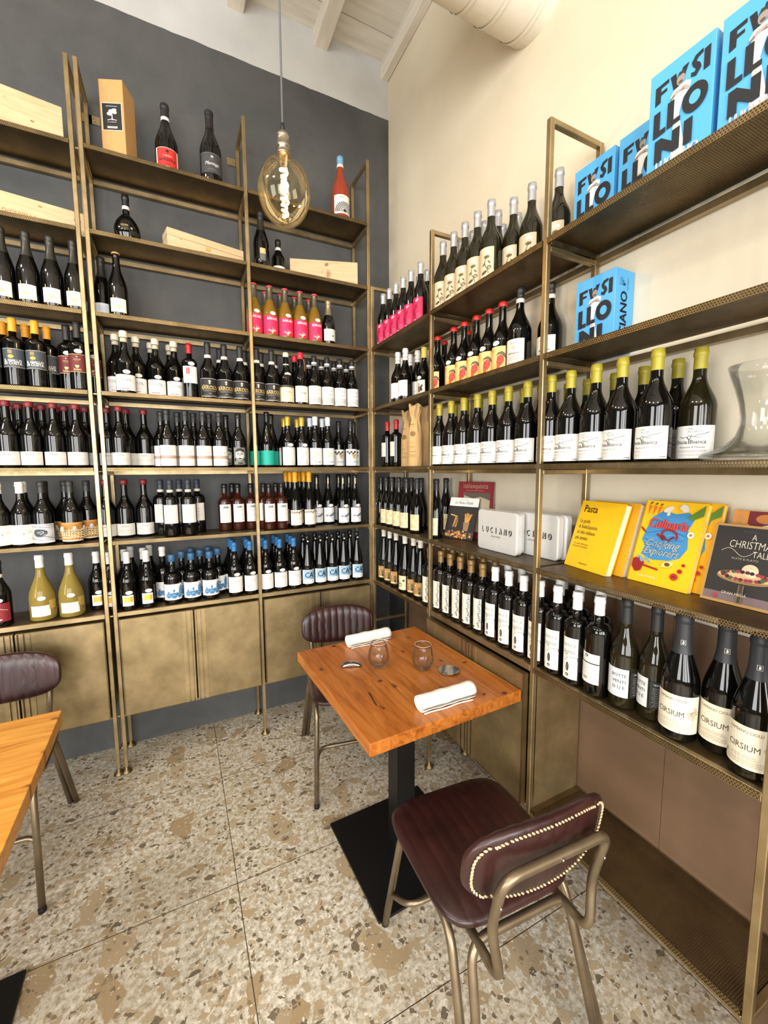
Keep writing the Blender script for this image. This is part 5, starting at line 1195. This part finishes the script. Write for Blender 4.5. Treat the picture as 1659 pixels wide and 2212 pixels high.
# tins
def rrect_prism(bm, w, h, d, r, n=6, inset=0, y0=0):
    pts = []
    for cx, cz, a0 in ((w-r, h-r, 0), (r, h-r, PI/2), (r, r, PI), (w-r, r, 1.5*PI)):
        for k in range(n+1):
            a_ = a0+PI/2*k/n; pts.append((cx+r*math.cos(a_), cz+r*math.sin(a_)))
    prof = [(y0+.0025, -.0035), (y0+.0004, -.001), (y0+.0004, 0), (y0, .0) ]
    rings = []
    def ring(y, off): 
        cx, cz = w/2, h/2
        return [bm.verts.new((cx+(x-cx)*(1+2*off/w), y, cz+(z-cz)*(1+2*off/h))) for x, z in pts]
    for y, off in ((y0, -.004), (y0+.0012, -.0012), (y0+.004, 0), (y0+.009, 0), (y0+.0095, -.0012), (y0+d-.003, -.0012), (y0+d, -.004)): rings.append(ring(y, off))
    for a_, b_ in zip(rings, rings[1:]):
        for i in range(len(pts)): bm.faces.new((a_[i], a_[(i+1) % len(pts)], b_[(i+1) % len(pts)], b_[i]))
    bm.faces.new(rings[0]); bm.faces.new(rings[-1][::-1]); bmesh.ops.recalc_face_normals(bm, faces=bm.faces)
TINM = M(206, 204, 200, .28, .15)
def tin(label, x, y, deg=0):
    t = thing('tin_box', label, 'tin', (x, y, LV[5]+.0006), -PI/2+math.radians(deg), 'flat white tins')
    bm = bmesh.new(); rrect_prism(bm, .232, .168, .031, .016); link('tin_body', bm, TINM, t, False)
    a = Art(); B = (26, 26, 26)
    for k, ch in enumerate('LUCIANO'):
        x_ = 34+27*k; a.T(x_+1.6, 76, 34, ch, B, .06, 0, .62); a.T(x_-.8, 77.5, 34, ch, (214, 212, 208), -.008, 0, .58)
    a.T(116, 60, 10, 'cucina italiana', (70, 70, 70), 0, .35); a.finish('lid_print', t, None, Matrix.Translation((0, -.0006, 0)))
    return t
tin('front white tin printed LUCIANO on the fourth shelf', -.192, -1.205)
tin('white tin edge showing left behind the front printed tin', -.158, -1.182)
tin('white tin right of the post, showing letters ANO', -.122, -1.337)
tin('rear white tin behind the one with letters ANO', -.088, -1.345)

# books and magazines
PAGE = M(222, 212, 190, .8)
def book(name, label, cat, x, y, rzdeg, tilt, w, h, th, cov, art=None, page=True, group=None, hard=False, cname='cover'):
    t = thing(name, label, cat, (x, y, LV[5]+.001), math.radians(rzdeg), group)
    mt = Matrix.Rotation(math.radians(-tilt), 4, 'X')
    bm = bmesh.new(); cm = .0012 if not hard else .0028
    box(bm, 0, w, 0, cm, 0, h); box(bm, 0, w, th-cm, th, 0, h); box(bm, 0, cm, 0, th, 0, h)
    bmesh.ops.transform(bm, matrix=mt, verts=bm.verts); link(cname, bm, M(*cov, .4), t)
    if page:
        bm = bmesh.new(); box(bm, cm, w-.003, cm, th-cm, .002, h-.002); bmesh.ops.transform(bm, matrix=mt, verts=bm.verts); link('pages', bm, PAGE, t)
    if art:
        a = Art(); art(a); a.finish('cover_print', t, None, mt @ Matrix.Translation((0, -.0006, 0)))
    return t
YEL = (244, 192, 30)
def a_pasta(a):
    B = (40, 24, 20)
    a.T(22, 196, 36, 'Pasta', B, .012, 0, .82, 'l')
    for k, s_ in enumerate(('La guida', 'di ItaliaSquisita', 'al cibo italiano', 'più amato')): a.T(18, 158-20*k, 18.5, s_, B, .004, 0, .78, 'l')
    for k, s_ in enumerate(('Con oltre 100 ricette', 'dei grandi chef italiani')): a.T(18, 80-9*k, 8.6, s_, (110, 70, 24), 0, 0, .9, 'l')
    a.T(86, 16, 8, 'italiasquisita', B, .01)
book('book', 'yellow paperback titled Pasta on the fourth shelf, in front', 'book', -.125, -1.602, -101, 17.5, .190, .236, .022, YEL, a_pasta)
book('book', 'second yellow Pasta paperback, behind the front one', 'book', -.101, -1.640, -97, 16, .180, .236, .022, (226, 164, 34))
def a_expl(a):
    BL, RD = (64, 136, 190), (190, 44, 44)
    a.P([(20, 150), (30, 196), (60, 222), (98, 214), (132, 222), (150, 204), (140, 172), (150, 120), (136, 90), (110, 78), (60, 72), (24, 84), (30, 110), (16, 128)], BL)
    for k in range(9): a.S(lambda t, k=k: (24+110*t, 92+13*k+8*math.sin(5*t+k)), 14, 1.2, (36, 96, 150) if k % 2 else (110, 172, 214))
    for k in range(3): a.P([(14+16*k, 238-3*k), (24+16*k, 232), (18+14*k, 206)], (224, 112, 40)); a.E(20+16*k, 242-2*k, 5, 2.4, (56, 84, 40), 8, .8)
    a.E(76, 226, 16, 8, (226, 216, 196), 16, .5); a.R(78, 214, 9, 14, (220, 208, 184)); a.P([(104, 232), (112, 244), (126, 240), (132, 226), (120, 220)], (222, 216, 206))
    a.P([(134, 208), (172, 244), (172, 214), (144, 198)], (90, 126, 44))
    a.T(84, 168, 40, 'Culinaria', RD, .04, .2, .78); a.T(84, 168, 40, 'Culinaria', (226, 74, 54), .0, .2, .78); a.S(lambda t: (60+50*t+12*math.sin(9*t), 150-16*math.sin(7*t)), 24, 6, (150, 30, 36)); a.S(lambda t: (70+40*t, 140+6*math.sin(8*t)), 18, 5, (110, 30, 34))
    a.T(84, 112, 30, 'Cooking', (236, 224, 196), .01, .4, .95); a.T(84, 88, 30, 'Explorers', (236, 224, 196), .01, .4, .85)
    a.E(152, 158, 9, 9, (232, 226, 210)); a.E(152, 158, 4, 4, (190, 110, 60)); a.E(110, 66, 17, 8, (226, 214, 130), 18, .35); a.E(110, 66, 8, 5.6, (120, 62, 30), 12)
    a.P([(8, 66), (22, 74), (44, 60), (38, 34), (22, 28), (8, 44)], (142, 24, 26)); a.L([(42, 52), (88, 46)], 5, (150, 28, 28)); a.S(lambda t: (20+40*t, 70+8*math.sin(12*t)), 16, 5, (104, 170, 214))
    for x, z, r_ in ((136, 36, 11), (148, 54, 7), (154, 72, 5)): a.E(x, z, r_, r_*.9, (182, 44, 32)); a.P([(x-r_*.7, z), (x, z+2), (x+r_*.7, z+1), (x+1, z-3), (x, z+r_*.7), (x-2, z-2)], (90, 30, 20))
    a.E(18, 158, 12, 3, (150, 36, 34), 10, -.7); a.T(62, 18, 8, 'LUIGI POMATA', (250, 236, 190), .0)
book('book', 'yellow hardcover with blue splash and food drawings, in front', 'book', -.122, -1.833, -94, 16.5, .176, .25, .016, YEL, a_expl, hard=True)
book('book', 'second yellow illustrated hardcover, tucked behind the splash cover', 'book', -.101, -1.866, -93, 15, .172, .25, .016, (232, 172, 30), a_expl, hard=True)
def a_xmas(a):
    G_ = (206, 196, 176)
    a.R(75, 101, 150, 202, (176, 136, 80)); a.R(75, 102, 140, 190, (40, 36, 34)); a.R(75, 17, 140, 20, (120, 100, 100))
    a.T(86, 166, 22, 'A', G_, -.005, 0, .7); a.T(84, 144, 27, 'CHRISTMAS', G_, -.006, .05, .66); a.T(106, 124, 22, 'TALE', G_, -.005, 0, .7); a.S(lambda t: (24+70*t, 132+9*math.sin(7*t)), 26, 1, G_); a.T(76, 114, 7, 'PLATE & PLATO', (170, 162, 146), 0, 0, 1.1); a.G(76, 186, 40, 1, 3, (110, 104, 96), .6)
    a.E(84, 70, 58, 15, (150, 116, 72), 28); a.E(84, 74, 56, 13, (216, 176, 128), 28); a.E(92, 90, 17, 16, (222, 196, 160), 16); a.E(96, 84, 13, 10, (232, 212, 182), 14); rr = random.Random(3)
    for k in range(26):
        t_ = k*.2417; x, z = 84+48*math.cos(t_)*rr.uniform(.8, 1), 75+10*math.sin(t_); a.E(x, z, 5, 4.4, random.Random(k).choice([(96, 26, 38), (150, 50, 62), (36, 26, 40), (70, 84, 52)]), 8)
    a.E(34, 16, 5, 5, (170, 50, 60)); a.R(84, 30, 12, 44, (112, 92, 60)); a.R(84, 30, 6, 44, (60, 50, 38)); a.T(72, 24, 9, 'GRAN MELIÁ', G_, .01)
book('book', 'dark framed cake book with gilt edge, at right picture edge', 'book', -.137, -2.041, -90, 17, .150, .203, .012, (170, 134, 82), a_xmas, hard=True, cname='gilt_cover')
def a_broch(a): a.R(72, 116, 143, 233, (222, 150, 72)); a.P([(34, 233), (143, 233), (143, 190), (110, 176), (60, 182), (34, 200)], (120, 40, 46)); a.E(70, 214, 20, 12, (196, 124, 60)); a.E(100, 190, 40, 12, (230, 220, 200)); a.L([(90, 200), (128, 214), (112, 232)], 2, (60, 40, 40)); a.T(22, 196, 14, 'NATALE', (240, 214, 170), .01, 0, 1, 'c', PI/2)
book('brochure', 'orange brochure standing behind the dark cake book', 'brochure', -.085, -2.055, -90, 14, .143, .234, .003, (222, 150, 72), a_broch, page=False)
def a_paste(a):
    a.R(85, 184, 170, 43, (232, 228, 222)); a.R(85, 81, 170, 162, (44, 40, 38)); a.T(85, 194, 6, 'i Grandi di Repubblica', (110, 106, 100), 0, .3); a.T(85, 174, 20, "Le Paste d'Italia", (50, 40, 40), .004, .35, .86)
    a.R(85, 22, 170, 30, (70, 66, 64)); rr = random.Random(12)
    for k in range(12): a.L([(112+1.6*k, 76), (104+4*k, 132-rr.uniform(0, 10))], 2.4, (214, 156, 84))
    a.P([(104, 84), (140, 84), (136, 42), (110, 42)], (150, 120, 90)); a.L([(22, 118), (60, 110)], 5, (226, 176, 100))
    for k in range(7): a.S(lambda t, k=k: (50+2.4*k+6*math.sin(4*t+k), 114-58*t), 10, 2.4, (222, 168, 96) if k % 2 else (196, 136, 66))
    for k in range(46): a.E(rr.uniform(16, 158), rr.uniform(8, 44)*(.6+.4*rr.random()), 7, 4.6, rr.choice([(206, 150, 80), (186, 122, 60), (228, 186, 120), (160, 100, 52)]), 8, rr.uniform(0, 3))
book('magazine', 'magazine with pasta on dark cover, beside the white tins', 'magazine', -.163, -.905, -73, 17, .170, .206, .004, (60, 54, 50), a_paste, page=False)
def a_ital(a): a.R(100, 139, 200, 278, (126, 28, 34)); a.T(100, 246, 34, 'italiasquisita', (226, 200, 176), .004, 0, .88); a.R(110, 130, 150, 190, (176, 160, 136)); a.P([(36, 225), (185, 225), (185, 190), (130, 206), (90, 196), (36, 210)], (90, 80, 66)); a.G(100, 234, 140, 1, 3, (220, 190, 170), 1)
book('magazine', 'red magazine standing behind the dark pasta magazine', 'magazine', -.103, -.920, -73, 6, .200, .278, .004, (126, 28, 34), a_ital, page=False)

# glass decanter on the third shelf
def solid_glass(bm, outer, inner, seg=48): lathe(bm, [(0, outer[0][1])]+outer+inner[::-1]+[(0, inner[0][1])], seg)
t = thing('wine_decanter', 'clear wide-based glass wine decanter at right end of bottle shelf', 'decanter', (-.158, -2.152, LV[4]+.0006))
bm = bmesh.new()
o_ = [(.096, 0), (.112, .004), (.114, .009), (.108, .015), (.086, .024), (.064, .036), (.048, .056), (.041, .08), (.041, .10), (.046, .13), (.054, .16), (.064, .19), (.070, .212)]
i_ = [(.08, .006), (.105, .009), (.104, .012), (.082, .021), (.060, .033), (.045, .055), (.0385, .08), (.0385, .10), (.0435, .13), (.0515, .16), (.0615, .19), (.0685, .212)]
solid_glass(bm, o_, i_); bmesh.ops.recalc_face_normals(bm, faces=bm.faces); link('glass_body', bm, THIN, t, True)

# ------------------------------------------------------------------ tables
def table(label, cx, cy, w, d, deg, base, cdx, cdy, mat, th=.042):
    t = thing('restaurant_table', label, 'table', (cx, cy, 0), math.radians(deg))
    link('tabletop', bevbox(-w/2, w/2, -d/2, d/2, .75-th, .75, .0022, 2), mat, t)
    bm = bmesh.new(); box(bm, cdx-.04, cdx+.04, cdy-.04, cdy+.04, .010, .75-th-.006); bmesh.ops.recalc_face_normals(bm, faces=bm.faces); bmesh.ops.bevel(bm, geom=bm.edges[:], offset=.003, segments=2, affect='EDGES'); link('pedestal', bm, BLACKM, t)
    b = base/2; link('foot_plate', bevbox(cdx-b, cdx+b, cdy-b, cdy+b, .0005, .012, .002, 2), BLACKM, t)
    bm = bmesh.new(); box(bm, cdx-.18, cdx+.18, cdy-.02, cdy+.02, .75-th-.006, .75-th-.0003); box(bm, cdx-.02, cdx+.02, cdy-.18, cdy+.18, .75-th-.0065, .75-th-.0003); link('top_bracket', bm, BLACKM, t)
    return t
table('orange pine table with black pedestal, napkins and glasses on it', -.6016, -1.2375, .606, .700, 2.3, .452, .006, -.012, WOOD)
table('paler pine table partly in view at left picture edge', -2.085, -1.352, .73, .73, 1.5, .46, .02, 0, WOOD2)

# dark split and knots in the front table top
tb = [o for o in C.objects if o.name == 'restaurant_table'][0]
a = Art(); DK = (58, 26, 14, .4)
a.P([(-181, -94), (-178, -104), (-180, -122), (-183, -134), (-187, -152), (-190, -172), (-194, -190), (-196, -182), (-193, -160), (-189, -138), (-186, -118), (-184, -102)], DK)
for x, z, rx, rz in ((-107, -46, 7, 6), (-143, 327, 9, 6), (234, -336, 8, 7), (167, -307, 5, 4), (265, -84, 9, 3)):
    a.E(x, z, rx+3, rz+2.5, (128, 66, 24, .35), 14); a.E(x, z, rx, rz, (84, 30, 18, .35), 14)
a.finish('wood_knots', tb, None, Matrix.Translation((0, 0, .7502)) @ Matrix.Rotation(-PI/2, 4, 'X'))
def napkin(label, cx, cy, deg, L, r):
    t = thing('rolled_napkin', label, 'napkin', (cx, cy, .7506), math.radians(deg), 'rolled white napkins')
    bm = bmesh.new(); N = 64; seg = 14; turns = 2.3; rows_ = []
    rr = random.Random(int(L*1000+deg))
    for i in range(N+1):
        a_ = -turns*2*PI*i/N; rad = r*(.34+.66*i/N); row = []
        for j in range(seg+1):
            x = -L/2+L*j/seg; y = rad*math.cos(a_-.5); z = rad*math.sin(a_-.5)*.92
            w_ = .0007*math.sin(j*1.7+i*.35)+.0005*math.sin(j*.9-i*.2)
            row.append(bm.verts.new((x+.0016*math.sin(i*.21)*(1 if j in (0, seg) else 0), y+w_, max(z+w_, -r*.90)+r*.92)))
        rows_.append(row)
    # free edge lying on the table
    last = [v.co.copy() for v in rows_[-1]]
    for a_, b_ in zip(rows_, rows_[1:]):
        for j in range(seg): bm.faces.new((a_[j], a_[j+1], b_[j+1], b_[j]))
    bm.normal_update(); o = link('napkin_roll', bm, CLOTH, t, True)
    sm = o.modifiers.new('thickness', 'SOLIDIFY'); sm.thickness = .0022; sm.offset = 0
    bm = bmesh.new(); row = []
    for k in range(3):
        y = -r*.70-.003*k; z = .0016
        row.append([bm.verts.new((-L/2+.006+(L-.02)*j/seg, y+.002*math.sin(j*.8), z)) for j in range(seg+1)])
    for a_, b_ in zip(row, row[1:]):
        for j in range(seg): bm.faces.new((a_[j], a_[j+1], b_[j+1], b_[j]))
    o = link('loose_edge', bm, CLOTH, t, True); sm = o.modifiers.new('thickness', 'SOLIDIFY'); sm.thickness = .002; sm.offset = 0
napkin('rolled white napkin at far side of the table, near the chair back', -.6, -.950, 2, .208, .030)
napkin('rolled white napkin at near side of the table', -.572, -1.523, 0, .215, .030)
def tumbler(label, x, y):
    t = thing('drinking_glass', label, 'glass', (x, y, .7506), 0, 'empty stemless glasses')
    bm = bmesh.new()
    o_ = [(.020, 0), (.026, .0015), (.034, .009), (.040, .021), (.0425, .034), (.0415, .05), (.038, .070), (.0345, .088), (.0325, .098)]
    i_ = [(.016, .0045), (.024, .006), (.0325, .012), (.0385, .023), (.0413, .034), (.0404, .05), (.0370, .070), (.0336, .088), (.0318, .098)]
    solid_glass(bm, o_, i_, 40); bmesh.ops.recalc_face_normals(bm, faces=bm.faces); link('glass_bowl', bm, THIN, t, True)
    bm = bmesh.new(); tube(bm, [(.03215*math.cos(a_*PI/20), .03215*math.sin(a_*PI/20), .0985) for a_ in range(41)], .0007, 6); link('rim', bm, M(214, 210, 200, .1), t, True)
tumbler('empty stemless glass beside the domed metal rest, left of the two', -.660, -1.178)
tumbler('empty stemless glass beside the flat mirrored disc, right of the two', -.511, -1.274)
# polished cutlery rests
t = thing('cutlery_rest', 'small domed half-moon steel cutlery rest left on the table', 'cutlery rest', (-.757, -1.128, .7506), math.radians(-20))
bm = bmesh.new(); N = 24
for k in range(9):
    pass
rings = []
for k in range(7):
    u = k/6; r_ = math.cos(u*PI/2); rings.append([bm.verts.new((.041*r_*math.cos(2*PI*i/N), max(.031*r_*math.sin(2*PI*i/N), -.013), .0145*math.sin(u*PI/2)+.0008)) for i in range(N+1)])
for a_, b_ in zip(rings, rings[1:]):
    for i in range(N): bm.faces.new((a_[i], a_[i+1], b_[i+1], b_[i]))
o = link('metal_shell', bm, STEEL, t, True); sm = o.modifiers.new('thickness', 'SOLIDIFY'); sm.thickness = .0015; sm.offset = 1
t = thing('cutlery_rest', 'flat mirrored steel disc with fold, right on the table', 'cutlery rest', (-.433, -1.343, .7506), math.radians(18))
bm = bmesh.new(); N = 32
def disc_half(sg):
    pts = [(.043*math.cos(PI*i/(N/2))*1.0, .040*math.sin(PI*i/(N/2))*sg) for i in range(N//2+1)]
    up_ = [bm.verts.new((x, y, .0028+abs(y)*.10)) for x, y in pts]; dn = [bm.verts.new((x, y, .0012+abs(y)*.10)) for x, y in pts]
    bm.faces.new(up_ if sg > 0 else up_[::-1]); bm.faces.new(dn[::-1] if sg > 0 else dn)
    for i in range(len(pts)): j_ = (i+1) % len(pts); bm.faces.new((up_[i], dn[i], dn[j_], up_[j_]))
disc_half(1); disc_half(-1)
link('metal_plate', bm, STEEL, t)
bm = bmesh.new(); box(bm, -.03, .03, -.003, .003, 0, .0016); link('underside_ridge', bm, STEEL, t)

# ------------------------------------------------------------------ chairs
def chan(x, pitch): return abs(math.sin(PI*x/pitch))**.45
def make_chair(label, loc, rz, stitched=True):
    t = thing('dining_chair', label, 'chair', loc, rz, 'burgundy leather dining chairs')
    # seat cushion: rounded square, channels running front to back
    bm = bmesh.new(); NX, NY = 110, 30; Wd, Dp = .418, .405
    def outline(u, v):      # map square to rounded shape
        n_ = 5.0; k = (abs(u)**n_+abs(v)**n_)**(1/n_) or 1e-6; m_ = max(abs(u), abs(v)); s_ = m_/k if k > 0 else 1
        w_ = Wd/2*(1-.05*(v+1)/2*1.0); return u*s_*w_, v*s_*Dp/2
    top, bot = [], []
    for i in range(NX+1):
        u = math.sin((i/NX-.5)*PI)*.35+(i/NX-.5)*1.3; rt_, rb_ = [], []
        for j in range(NY+1):
            v = math.sin((j/NY-.5)*PI); x, y = outline(u, v); m_ = max(abs(u), abs(v))
            edge = (1-m_**6)**.5
            z = .458+.022*edge*(.90+.10*chan(x+.0, .036))+.004*math.cos(u*1.4)*math.cos(v*1.4)*edge - .006*max(0, -v)**3*edge
            zb = .456-.018*edge**.6
            rt_.append(bm.verts.new((x, y, z))); rb_.append(bm.verts.new((x, y, zb)) if 0 < i < NX and 0 < j < NY else rt_[-1])
        top.append(rt_); bot.append(rb_)
    for i in range(NX):
        for j in range(NY):
            bm.faces.new((top[i][j], top[i+1][j], top[i+1][j+1], top[i][j+1]))
            q = (bot[i][j], bot[i][j+1], bot[i+1][j+1], bot[i+1][j])
            try: bm.faces.new(q)
            except Exception: pass
    o = link('seat', bm, LEATHER, t, True); o.location = (.008, -.020, .006)
    # backrest pad: wide rounded pad, bowed around the sitter, vertical channels
    bm = bmesh.new(); NX, NY = 110, 22; Wb, Hb = .418, .205; TL = math.radians(-9)
    Rb = .62; yb = .250; zc = .668
    def place(x, h, dth):
        ang = x/Rb; yy = yb-(Rb-Rb*math.cos(ang))*1.0 - dth; xx = (Rb)*math.sin(ang)
        y2 = yy + h*math.sin(-TL); z2 = zc+h*math.cos(TL)+dth*math.sin(-TL)*.5
        return (xx, y2, z2)
    def outb(u, v):
        n_ = 3.2; k = (abs(u)**n_+abs(v)**n_)**(1/n_) or 1e-6; m_ = max(abs(u), abs(v)); s_ = m_/k
        uu = u*s_; vv = v*s_; return uu*Wb/2, vv*Hb/2*(1-.10*abs(uu)**2)
    fr, bk = [], []
    for i in range(NX+1):
        u = math.sin((i/NX-.5)*PI)*.35+(i/NX-.5)*1.3; a_, b_ = [], []
        for j in range(NY+1):
            v = math.sin((j/NY-.5)*PI); x, h = outb(u, v); m_ = max(abs(u), abs(v)); e = (1-m_**5)**.5
            a_.append(bm.verts.new(place(x, h, .004+.027*e*(.80+.20*chan(x, .038)))))
            b_.append(bm.verts.new(place(x, h, .004-.016*e**.7*(.90+.10*chan(x, .038)))) if 0 < i < NX and 0 < j < NY else a_[-1])
        fr.append(a_); bk.append(b_)
    for i in range(NX):
        for j in range(NY):
            bm.faces.new((fr[i][j], fr[i+1][j], fr[i+1][j+1], fr[i][j+1]))
            try: bm.faces.new((bk[i][j], bk[i][j+1], bk[i+1][j+1], bk[i+1][j]))
            except Exception: pass
    pad = link('backrest', bm, LEATHER, t, True)
    # cream whip stitching round the rear edge of the pad
    bm = bmesh.new(); n_ = 96; pts = []
    for k in range(n_*4):
        a_ = 2*PI*k/(n_*4); c_, s_ = math.cos(a_), math.sin(a_); m_ = max(abs(c_), abs(s_)); x, h = outb(c_/m_*.925, s_/m_*.86); pts.append(Vector(place(x, h, -.0095)))
    L_ = sum((pts[i]-pts[i-1]).length for i in range(len(pts))); acc = 0; step = L_/n_; nxt = 0; i = 0
    prev = pts[-1]
    for p_ in pts:
        acc += (p_-prev).length
        if acc >= nxt:
            d_ = (p_-prev).normalized(); side = d_.cross(Vector((0, 1, 0))).normalized(); dirv = (d_*.8+side*.6).normalized()
            rg = []
            for q in range(5):
                s2 = (q/4-.5)*.0105; r2 = .0030*math.sqrt(max(.05, 1-(2*(q/4-.5))**2*.95)); up2 = dirv.cross(Vector((0, 1, 0))).normalized()
                rg.append([bm.verts.new(p_+dirv*s2+up2*r2*math.cos(w_*PI/3)+Vector((0, 1, 0))*r2*math.sin(w_*PI/3)) for w_ in range(6)])
            for a2, b2 in zip(rg, rg[1:]):
                for w_ in range(6): bm.faces.new((a2[w_], a2[(w_+1) % 6], b2[(w_+1) % 6], b2[w_]))
            bm.faces.new(rg[0][::-1]); bm.faces.new(rg[-1])
            nxt += step
        prev = p_
    link('whip_stitching', bm, STUD, pad, True)
    r = .0115
    for s in (-1, 1):
        bm = bmesh.new(); tube(bm, fillet([(.192*s, -.262, 0), (.172*s, -.165, .417), (.178*s, .125, .417), (.205*s, .285, 0)], .05, 8), r, 12); link('leg', bm, GUN, t, True)
        bm = bmesh.new(); lathe(bm, [(0, 0), (.0128, 0), (.0128, .014), (.0118, .016)], 12); f = link('rubber_foot', bm, BLACKM, t, True); f.location = (.192*s, -.262, .0003)
    bm = bmesh.new(); tube(bm, fillet([(-.182, .287, 0), (-.150, .172, .416), (.150, .172, .416), (.182, .287, 0)], .05, 8), r, 12); link('rear_frame', bm, GUN, t, True)
    bm = bmesh.new(); tube(bm, fillet([(-.130, -.08, .412), (-.132, .262, .412), (-.150, .246, .540), (-.150, .284, .690), (.150, .284, .690), (.150, .246, .540), (.132, .262, .412), (.130, -.08, .412)], .045, 8), r, 12); link('back_frame', bm, GUN, t, True)
    bm = bmesh.new(); tube(bm, fillet([(-.183, -.22, .150), (-.165, -.13, .195), (.165, -.13, .195), (.183, -.22, .150)], .05, 6), .009, 10); link('stretcher', bm, GUN, t, True)
    bm = bmesh.new()
    for x, z in ((-.150, .62), (.150, .62), (0, .690)):
        for k in range(1):
            m_ = Matrix.Translation((x, .286 if z > .65 else .268, z)) @ Matrix.Rotation(-PI/2, 4, 'X'); q = bmesh.new(); lathe(q, [(.0, .0), (.004, .010), (.004, .0125), (0, .0135)], 8); bmesh.ops.transform(q, matrix=m_, verts=q.verts)
            me = bpy.data.meshes.new('q'); q.to_mesh(me); q.free(); bm.from_mesh(me); bpy.data.meshes.remove(me)
    link('screw', bm, STEEL, t, True)
    return t
CH = make_chair('burgundy leather chair in the foreground seen from behind', (-.618, -1.765, 0), math.radians(176))
ch = copy_tree(CH); ch.location = (-.615, -.690, 0); ch.rotation_euler = (0, 0, math.radians(-10.5)); ch['label'] = 'burgundy leather chair behind the orange table, facing the camera'
ch = copy_tree(CH); ch.location = (-2.045, -.655, 0); ch.rotation_euler = (0, 0, math.radians(1)); ch['label'] = 'burgundy leather chair at the table by the left picture edge'

# ------------------------------------------------------------------ pendant bulb
PX, PY = -1.004, -1.241
t = thing('pendant_lamp', 'lit amber globe bulb hanging on a grey cord above the table', 'lamp', (PX, PY, 2.30))
bm = bmesh.new(); tube(bm, [(0, 0, .284), (.001, 0, .8), (0, 0, 1.735)], .0032, 8); link('cord', bm, M(96, 98, 98, .8), t, True)
BRZ = M(150, 138, 122, .3, .9)
bm = bmesh.new(); lathe(bm, [(0, .298), (.006, .296), (.0075, .288), (.0075, .281), (.005, .278)], 16); link('cord_grip', bm, BLACKM, t, True)
bm = bmesh.new(); lathe(bm, [(.005, .280), (.007, .278), (.0075, .272), (.016, .267), (.0195, .261), (.0185, .257), (.0175, .254), (.0175, .238), (.020, .235), (.020, .227), (.0175, .225), (.0165, .216), (.0195, .213), (.0195, .208), (.015, .206), (0, .206)], 24); link('lamp_holder', bm, BRZ, t, True)
bm = bmesh.new(); pr = []
for k in range(25):
    a_ = PI*k/24; z = .098-.098*math.cos(a_)*1.0; r_ = .081*math.sin(a_)*(1-.03*math.cos(a_))
    if z < .186: pr.append((max(r_, 0), z))
pr += [(.024, .190), (.0165, .198), (.0150, .212)]
lathe(bm, pr, 40); link('bulb_glass', bm, AMBER, t, True)
bm = bmesh.new(); lathe(bm, [(.0135, .205), (.011, .180), (.006, .165), (.004, .150), (0, .148)], 16); link('glass_stem', bm, GLASS, t, True)
bm = bmesh.new(); hel = [((.0085+.003*math.sin(k*.21))*math.cos(k*.55), (.0085+.003*math.sin(k*.21))*math.sin(k*.55), .172-.00148*k) for k in range(96)]; tube(bm, hel, .0030, 6); link('filament', bm, FILAMENT, t, True)
bm = bmesh.new()
tube(bm, [(0, 0, .15), (0, 0, .04)], .001, 6); tube(bm, [(.004*math.cos(k*.9), .004*math.sin(k*.9), .04-.001*k) for k in range(18)], .0007, 5); link('filament_support', bm, BRZ, t, True)
pl = bpy.data.lights.new('bulb_light', 'POINT'); pl.energy = 9; pl.color = (1, .66, .30); pl.shadow_soft_size = .012
po = bpy.data.objects.new('bulb_light', pl); C.objects.link(po); po.location = (0, 0, .105); po.parent = t
